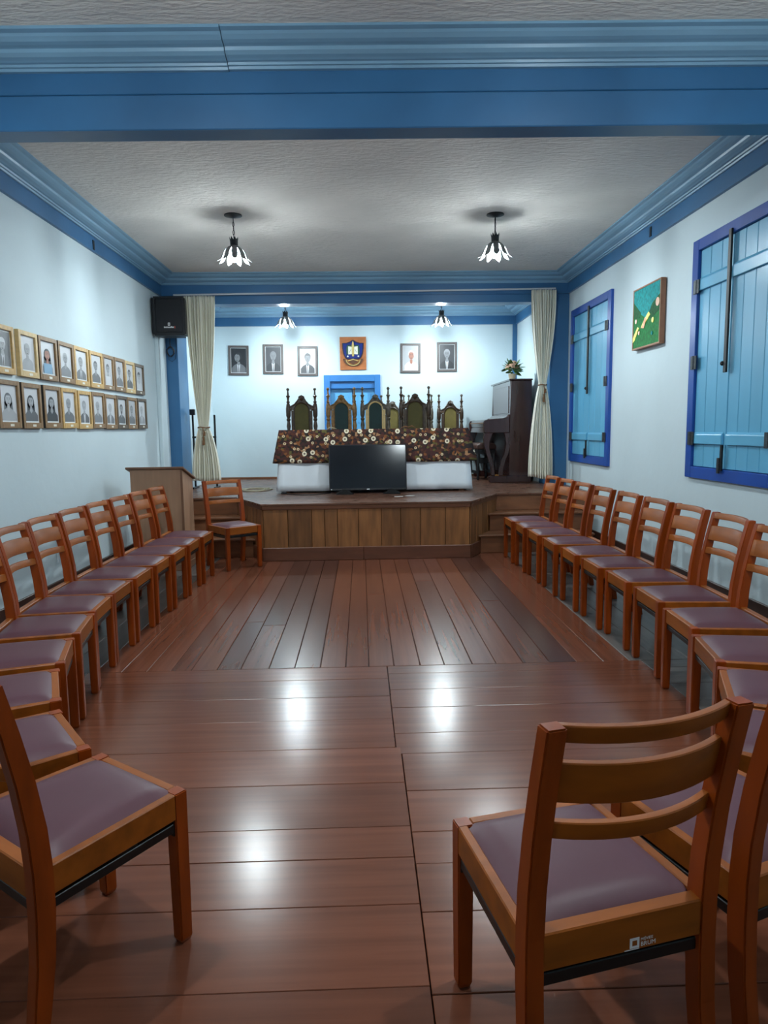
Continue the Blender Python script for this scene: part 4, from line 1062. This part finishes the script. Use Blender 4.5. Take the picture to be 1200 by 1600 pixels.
# ================================================================== CARVED CHAIRS
def post_prof():
    return [(r * 1.28 if z > .5 else r * 1.1, z) for r, z in [(.020, 0), (.020, .06), (.026, .09), (.020, .12), (.022, .42), (.027, .45), (.027, .56), (.018, .58), (.026, .66), (.018, .74), (.022, .76), (.014, .78), (.025, .85), (.015, .92), (.023, .935),
            (.023, .955), (.015, .965), (.026, 1.0), (.027, 1.10), (.020, 1.165), (.013, 1.175), (.019, 1.19), (.019, 1.20), (.011, 1.215), (.015, 1.26), (.025, 1.28), (.012, 1.295), (.009, 1.335), (.008, 1.355), (.016, 1.366), (.018, 1.38), (.012, 1.394), (.001, 1.40)]]
def throne(label, x, y, sp, scale, wood, velvet, arch, rz=PI):
    t = thing('carved_chair', label, 'armchair', (x, y, HS), rz, 'carved high-backed chairs behind the table')
    h = sp / 2 / scale
    for s_ in (-1, 1):
        MB().lathe(post_prof(), (s_ * h, -.22, 0), 12).build('back_post', wood, t, smooth=True)
        MB().lathe([(.02, 0), (.028, .06), (.018, .1), (.03, .2), (.02, .3), (.028, .42), (.02, .5), (.026, .66)], (s_ * (h - .012), .24, 0), 10).build('front_leg', wood, t, smooth=True)
        MB().prism([(-.22, .66), (.28, .65), (.30, .68), (.0, .70), (-.22, .70)], s_ * (h - .012) - .025, s_ * (h - .012) + .025, 'x').build('armrest', wood, t, bevel=.006)
        bx(s_ * (h - .02), s_ * (h + .01), -.2, .24, .36, .44).build('side_rail', wood, t, bevel=.005)
    bx(-h, h, .22, .26, .34, .44).build('front_rail', wood, t, bevel=.005)
    bx(-h + .01, h - .01, -.20, .25, .43, .50).build('seat', velvet, t, bevel=.02, bseg=2)
    # back frame: two stiles and a carved arched crest with the opening cut by construction
    pw = h - .088
    yb, yf = -.245, -.205
    zsp = 1.075                               # spring of the arch
    for s_ in (-1, 1):
        bx(s_ * (pw - .002), s_ * (pw + .046), yb, yf, .56, zsp).build('back_stile', wood if arch is None else arch, t, bevel=.006)
        bx(s_ * (pw + .03), s_ * (h), yb + .01, yf - .01, 1.07, 1.135).build('crest_bracket', wood, t, bevel=.006)
        MB().sphere((s_ * (pw + .058), yf, 1.10), .026, 10, 6, sc=(1, .6, 1)).build('carved_scroll', wood, t, smooth=True)
    bx(-h, h, yb, yf, .52, .585).build('lower_rail', wood, t, bevel=.006)
    N_ = 24; inner = [(pw * math.cos(PI * k / N_), zsp + .105 * math.sin(PI * k / N_)) for k in range(N_ + 1)]
    inner[0] = (h - .03, zsp - .005); inner[-1] = (-h + .03, zsp - .005)
    def top(xn):                              # outline of the crest over -1..1
        a = abs(xn)
        base = 1.14 + .092 * (math.cos(PI * min(1, a / .98)) * .5 + .5) ** 1.15
        if a < .40: base += .060 * math.cos(a / .40 * PI / 2) ** .7
        return base + .006 * math.cos(a * 34)
    W_ = h - .018
    outer = [(W_ * (1 - 2 * k / N_), top(1 - 2 * k / N_)) for k in range(N_ + 1)]
    vs = []; fs = []
    for d in (yb, yf + .008):
        vs += [(a, d, b) for a, b in inner] + [(a, d, b) for a, b in outer]
    n1 = N_ + 1; o2 = 2 * n1
    for k in range(N_):
        fs += [(k, k + 1, n1 + k + 1, n1 + k), (o2 + k, o2 + n1 + k, o2 + n1 + k + 1, o2 + k + 1), (n1 + k, n1 + k + 1, o2 + n1 + k + 1, o2 + n1 + k), (k, o2 + k, o2 + k + 1, k + 1)]
    fs += [(0, n1, o2 + n1, o2), (N_, o2 + N_, o2 + n1 + N_, n1 + N_)]
    cr = MB().add(vs, fs).build('crest', wood, t)
    # relief on the crest
    for k in range(7):
        a = PI * (k - 3) / 14
        pts = [(0, yf + .010, 1.21), (.03 * math.sin(a), yf + .022, 1.21 + .04 * math.cos(a)), (.066 * math.sin(a), yf + .012, 1.205 + .084 * math.cos(a))]
        MB().tube(pts, [.007, .014, .008], 6).build('shell_rib', wood, cr, smooth=True)
    for s_ in (-1, 1):
        pts = [(s_ * (.05 + .10 * q), yf + .014, 1.225 - .085 * q - .02 * math.sin(PI * q)) for q in (0, .25, .5, .75, 1)]
        MB().tube(pts, [.007, .013, .010, .013, .007], 6).build('scroll', wood, cr, smooth=True)
    # gilt lip round the panel
    pts = [((pw + .004) * math.cos(PI * k / N_), yf + .004, zsp + .110 * math.sin(PI * k / N_)) for k in range(N_ + 1)]
    pts = [(pw + .004, yf + .004, .585)] + pts + [(-pw - .004, yf + .004, .585)]
    MB().tube(pts, .012, 6).build('panel_lip', arch or wood, t, smooth=True)
    pan = [(pw * math.cos(PI * k / N_), zsp + .105 * math.sin(PI * k / N_)) for k in range(N_ + 1)] + [(-pw, .58), (pw, .58)]
    MB().prism(pan, yb + .01, yf - .006, 'y').build('velvet_panel', velvet, t)
    t.scale = (scale,) * 3
    return t
throne('carved chair with olive velvet back at the curtain end of the table', -.859, 9.95, .387, 1.0, THRW, OLIVE, None)
throne('carved gilt chair with dark green velvet back before the door', -.287, 9.95, .380, 1.0, THRG, GREENV, THRG)
throne('carved pale gilt chair with dark green velvet back at the door edge', .206, 9.95, .374, 1.0, THRA, GREENV, GOLDL)
throne('tall carved chair with olive velvet back nearest the table centre right', .782, 9.95, .40, 1.005, THRW, OLIVE, None)
throne('carved chair partly hidden between the gilt chair and the tall olive one', .502, 11.0, .361, .953, THRA, GOLDV, None)
throne('carved chair hidden behind the tall olive-backed chair', .944, 11.0, .362, .953, THRA, GOLDV, None)
throne('small carved chair with gold-green velvet back nearest the piano', 1.428, 11.0, .363, .953, THRW, GOLDV, None)

# ================================================================== PIANO, STOOL, FLOWERS
t = thing('upright_piano', 'dark mahogany upright piano standing sideways on the stage', 'piano', (2.13, 10.0, HS))
H_ = 1.46; XF = 0.0; XBk = .32; L_ = 1.40
def side(y0, y1, nm='case_end'):
    MB().prism([(XF, .09), (XBk, .09), (XBk, H_), (XF + .02, H_), (XF + .005, .92)], y0, y1, 'y').build(nm, PIANO, t, bevel=.006)
side(0, .045); side(L_ - .045, L_)
bx(XF - .01, XBk + .01, -.015, L_ + .015, H_, H_ + .025).build('top_lid', PIANO, t, bevel=.008)
bx(XF + .015, XF + .04, .045, L_ - .045, .93, H_).build('upper_panel', PIANO, t, bevel=.003)
bx(XF + .008, XF + .016, .13, L_ - .13, 1.0, H_ - .07).build('panel_moulding', PIANO, t, bevel=.003)
bx(XF + .0, XF + .03, .045, L_ - .045, .09, .72).build('lower_panel', PIANO, t)
bx(XBk - .02, XBk, .045, L_ - .045, .09, H_).build('back_board', PIANO, t)
MB().prism([(-.36, .72), (0.02, .72), (0.02, .80), (-.35, .80)], .045, L_ - .045, 'y').build('key_bed', PIANO, t, bevel=.006)
# fall board, sloped with a curved front
MB().prism([(-.35, .80), (-.36, .86), (-.34, .905), (-.28, .915), (-.06, .93), (.0, .985), (.012, .985), (.012, .80)], .05, L_ - .05, 'y').build('fall_board', PIANO, t, bevel=.006)
bx(-.362, -.352, .05, L_ - .05, .858, .868).build('brass_strip', BRASS, t)
for y0, y1 in ((-.002, .06), (L_ - .06, L_ + .002)):
    MB().prism([(-.37, .72), (0.0, .72), (0.0, .97), (-.04, .945), (-.10, .925), (-.30, .915), (-.36, .90), (-.375, .86)], y0, y1, 'y').build('key_block', PIANO, t, bevel=.006)
    # cabriole leg and bracket: a lyre-shaped opening between them
    outer = [(-.365, .72), (-.375, .64), (-.362, .52), (-.325, .40), (-.285, .28), (-.262, .18), (-.258, .10)]
    inner = [(-.205, .10), (-.212, .18), (-.232, .28), (-.262, .40), (-.290, .50), (-.285, .60), (-.255, .67), (-.235, .72)]
    MB().prism(outer + inner, y0, y1, 'y').build('leg', PIANO, t, bevel=.005)
    br = [(.012, .72), (-.075, .72), (-.055, .64), (-.045, .54), (-.07, .42), (-.115, .32), (-.14, .20), (-.145, .10), (-.09, .10), (-.085, .20), (-.055, .32), (-.01, .42), (.012, .52)]
    MB().prism(br, y0 + .005, y1 - .005, 'y').build('scroll_bracket', PIANO, t, bevel=.004)
    MB().prism([(-.28, .0), (XBk, .0), (XBk, .095), (-.29, .095), (-.30, .04)], y0 - .006, y1 + .006, 'y').build('plinth', PIANO, t, bevel=.006)
bx(-.02, XBk, .06, L_ - .06, .02, .10).build('base_rail', PIANO, t)
for y in (.62, .78):
    MB().tube([(.03, y, .06), (-.08, y, .055), (-.13, y, .045)], .012, 8).build('pedal', BRASS, t, smooth=True)

t = thing('piano_stool', 'dark piano stool with a padded leather seat behind the table end', 'stool', (1.86, 10.72, HS), R(8))
MB().prism([(-.15, .47), (.15, .47), (.16, .50), (.15, .54), (.10, .565), (-.10, .565), (-.15, .54), (-.16, .50)], -.22, .22, 'y').build('padded_seat', LEATH, t, bevel=.012)
bx(-.145, .145, -.21, .21, .40, .47).build('apron', BLACKP, t, bevel=.006)
for a in (-1, 1):
    for b in (-1, 1):
        MB().lathe([(.014, 0), (.024, .03), (.016, .07), (.026, .14), (.018, .24), (.028, .32), (.02, .40)], (a * .125, b * .19, 0), 10).build('leg', BLACKP, t, smooth=True)
    bx(a * .145, a * .105, -.19, .19, .10, .14).build('stretcher', BLACKP, t, bevel=.004)
bx(-.12, .12, -.21, -.17, .26, .34).build('lower_shelf', BLACKP, t, bevel=.004)

t = thing('flower_pot', 'small pot of leaves and dusty pink flowers on the piano', 'plant', (2.21, 10.22, HS + H_ + .025))
MB().lathe([(.04, 0), (.052, .04), (.058, .08), (.054, .084), (.045, .08), (.001, .076)], (0, 0, 0), 16).build('pot', POTM, t, smooth=True)
lf = MB(); pts = [(0, 0), (.018, .03), (.02, .055), (.010, .085), (0, .10), (-.010, .085), (-.02, .055), (-.018, .03)]
lf.add([(x, y, .010 * math.cos(y * 30)) for x, y in pts] + [(x, y, .010 * math.cos(y * 30) - .0015) for x, y in pts], [tuple(range(8)), tuple(range(8, 16))[::-1]] + [(i, (i + 1) % 8, 8 + (i + 1) % 8, 8 + i) for i in range(8)])
lfm = lf.mesh('leaf', LEAFM)
rr = random.Random(4)
for k in range(64):
    o = link('leaf', lfm, t)
    a = rr.uniform(0, 2 * PI); el = rr.uniform(-.35, 1.2); d = rr.uniform(.03, .09)
    o.location = (d * math.cos(a) * .9, d * math.sin(a) * .9, .10 + .075 * rr.random() + .05 * math.sin(max(0, el)))
    o.rotation_euler = (el, rr.uniform(-.6, .6), a - PI / 2); s_ = rr.uniform(.8, 1.35); o.scale = (s_, s_, s_)
fm_ = MB()
for ring, (r, n, z, tl) in enumerate(((.012, 4, .022, .3), (.024, 6, .014, .9), (.034, 8, .004, 1.3))):
    for k in range(n):
        a = 2 * PI * k / n + ring
        fm_.sphere((r * math.cos(a), r * math.sin(a), z), .014, 6, 4, sc=(1, 1, .8))
fme = fm_.mesh('flower', FLOWM, smooth=True)
for (x, y, z, s_) in ((-.01, -.07, .20, 1.2), (.05, -.05, .155, .95), (-.075, -.04, .165, .85), (.02, .0, .235, 1.1), (.075, .03, .19, .9), (-.04, .05, .21, .9)):
    o = link('flower', fme, t); o.location = (x, y, z); o.scale = (s_,) * 3; o.rotation_euler = (R(50) if y < 0 else -.4, 0, x * 4)

# black stand behind the left curtain
t = thing('metal_stand', 'black metal stand partly hidden behind the left curtain', 'stand', (-2.19, 9.80, HS))
MB().lathe([(.014, 0), (.014, 1.08)], (-.15, 0, 0), 10).build('post', BLACKM, t, smooth=True)
MB().lathe([(.014, 0), (.014, 1.02)], (.15, 0, 0), 10).build('post', BLACKM, t, smooth=True)
bx(-.165, .165, -.012, .012, .70, .725).build('crossbar', BLACKM, t)
bx(-.185, -.115, -.03, .03, 1.02, 1.10).build('clamp', BLACKP, t, bevel=.006)
for s_ in (-1, 1): bx(s_ * .15 - .015, s_ * .15 + .015, -.16, .16, 0, .025).build('foot', BLACKM, t, bevel=.003)

# cables and paper scraps on the stage
def cable(label, seed, cx, cy, sx, sy, n, material, r=.004):
    rr = random.Random(seed); pts = []
    for k in range(n):
        a = k * 1.15
        pts.append((sx * math.cos(a) * rr.uniform(.4, 1), sy * math.sin(a) * rr.uniform(.4, 1), r + .006 * rr.random()))
    sm_ = []
    for i in range(len(pts) - 1):
        for q in (0, .33, .66):
            p0 = Vector(pts[max(0, i - 1)]); p1 = Vector(pts[i]); p2 = Vector(pts[i + 1]); p3 = Vector(pts[min(len(pts) - 1, i + 2)])
            sm_.append(.5 * ((2 * p1) + (p2 - p0) * q + (2 * p0 - 5 * p1 + 4 * p2 - p3) * q * q + (3 * p1 - p0 - 3 * p2 + p3) * q ** 3))
    o = MB().tube(sm_, r, 6).build('cable', material, smooth=True, loc=(cx, cy, HS))
    return tag(o, label, 'cable')
cable('tangle of pale cables lying on the stage behind the lone chair', 3, -1.45, 9.35, .26, .30, 26, CABLE, .006)
o = MB().tube([(-1.02, 8.72, .008), (-.90, 8.60, .006), (-.74, 8.50, .006), (-.60, 8.52, .006), (-.48, 8.60, .006), (-.40, 8.70, .008)], .006, 6).build('cable', CABLED, smooth=True, loc=(0, 0, HS))
tag(o, 'black power cable leading from the table to the television', 'cable')
o = bx(-.03, .03, -.02, .02, 0, .03).build('power_plug', CABLED, bevel=.006, loc=(-.98, 8.70, HS)); tag(o, 'small black power plug at the white cloth corner', 'plug')
for k, (x, y, a, lab) in enumerate(((.42, 8.15, .2, 'scrap of white paper lying on the stage edge below the television'), (.56, 8.22, -.3, 'second scrap of paper on the stage edge, farther toward the piano'))):
    o = MB().prism([(-.05, -.03), (.05, -.035), (.06, .02), (-.04, .03)], 0, .002, 'z').build('paper_scrap', PAPER, loc=(x, y, HS + .001)); o.rotation_euler = (0, 0, a)
    tag(o, lab, 'paper')
# wall cord behind the left chairs
o = MB().tube([(XL + .012, 5.9, .62), (XL + .016, 5.9, .50), (XL + .012, 5.93, .40), (XL + .02, 5.9, .33)], .007, 6).build('wall_cord', RODW, smooth=True)
tag(o, 'short white cord hanging on the wall behind the left chairs', 'cord')
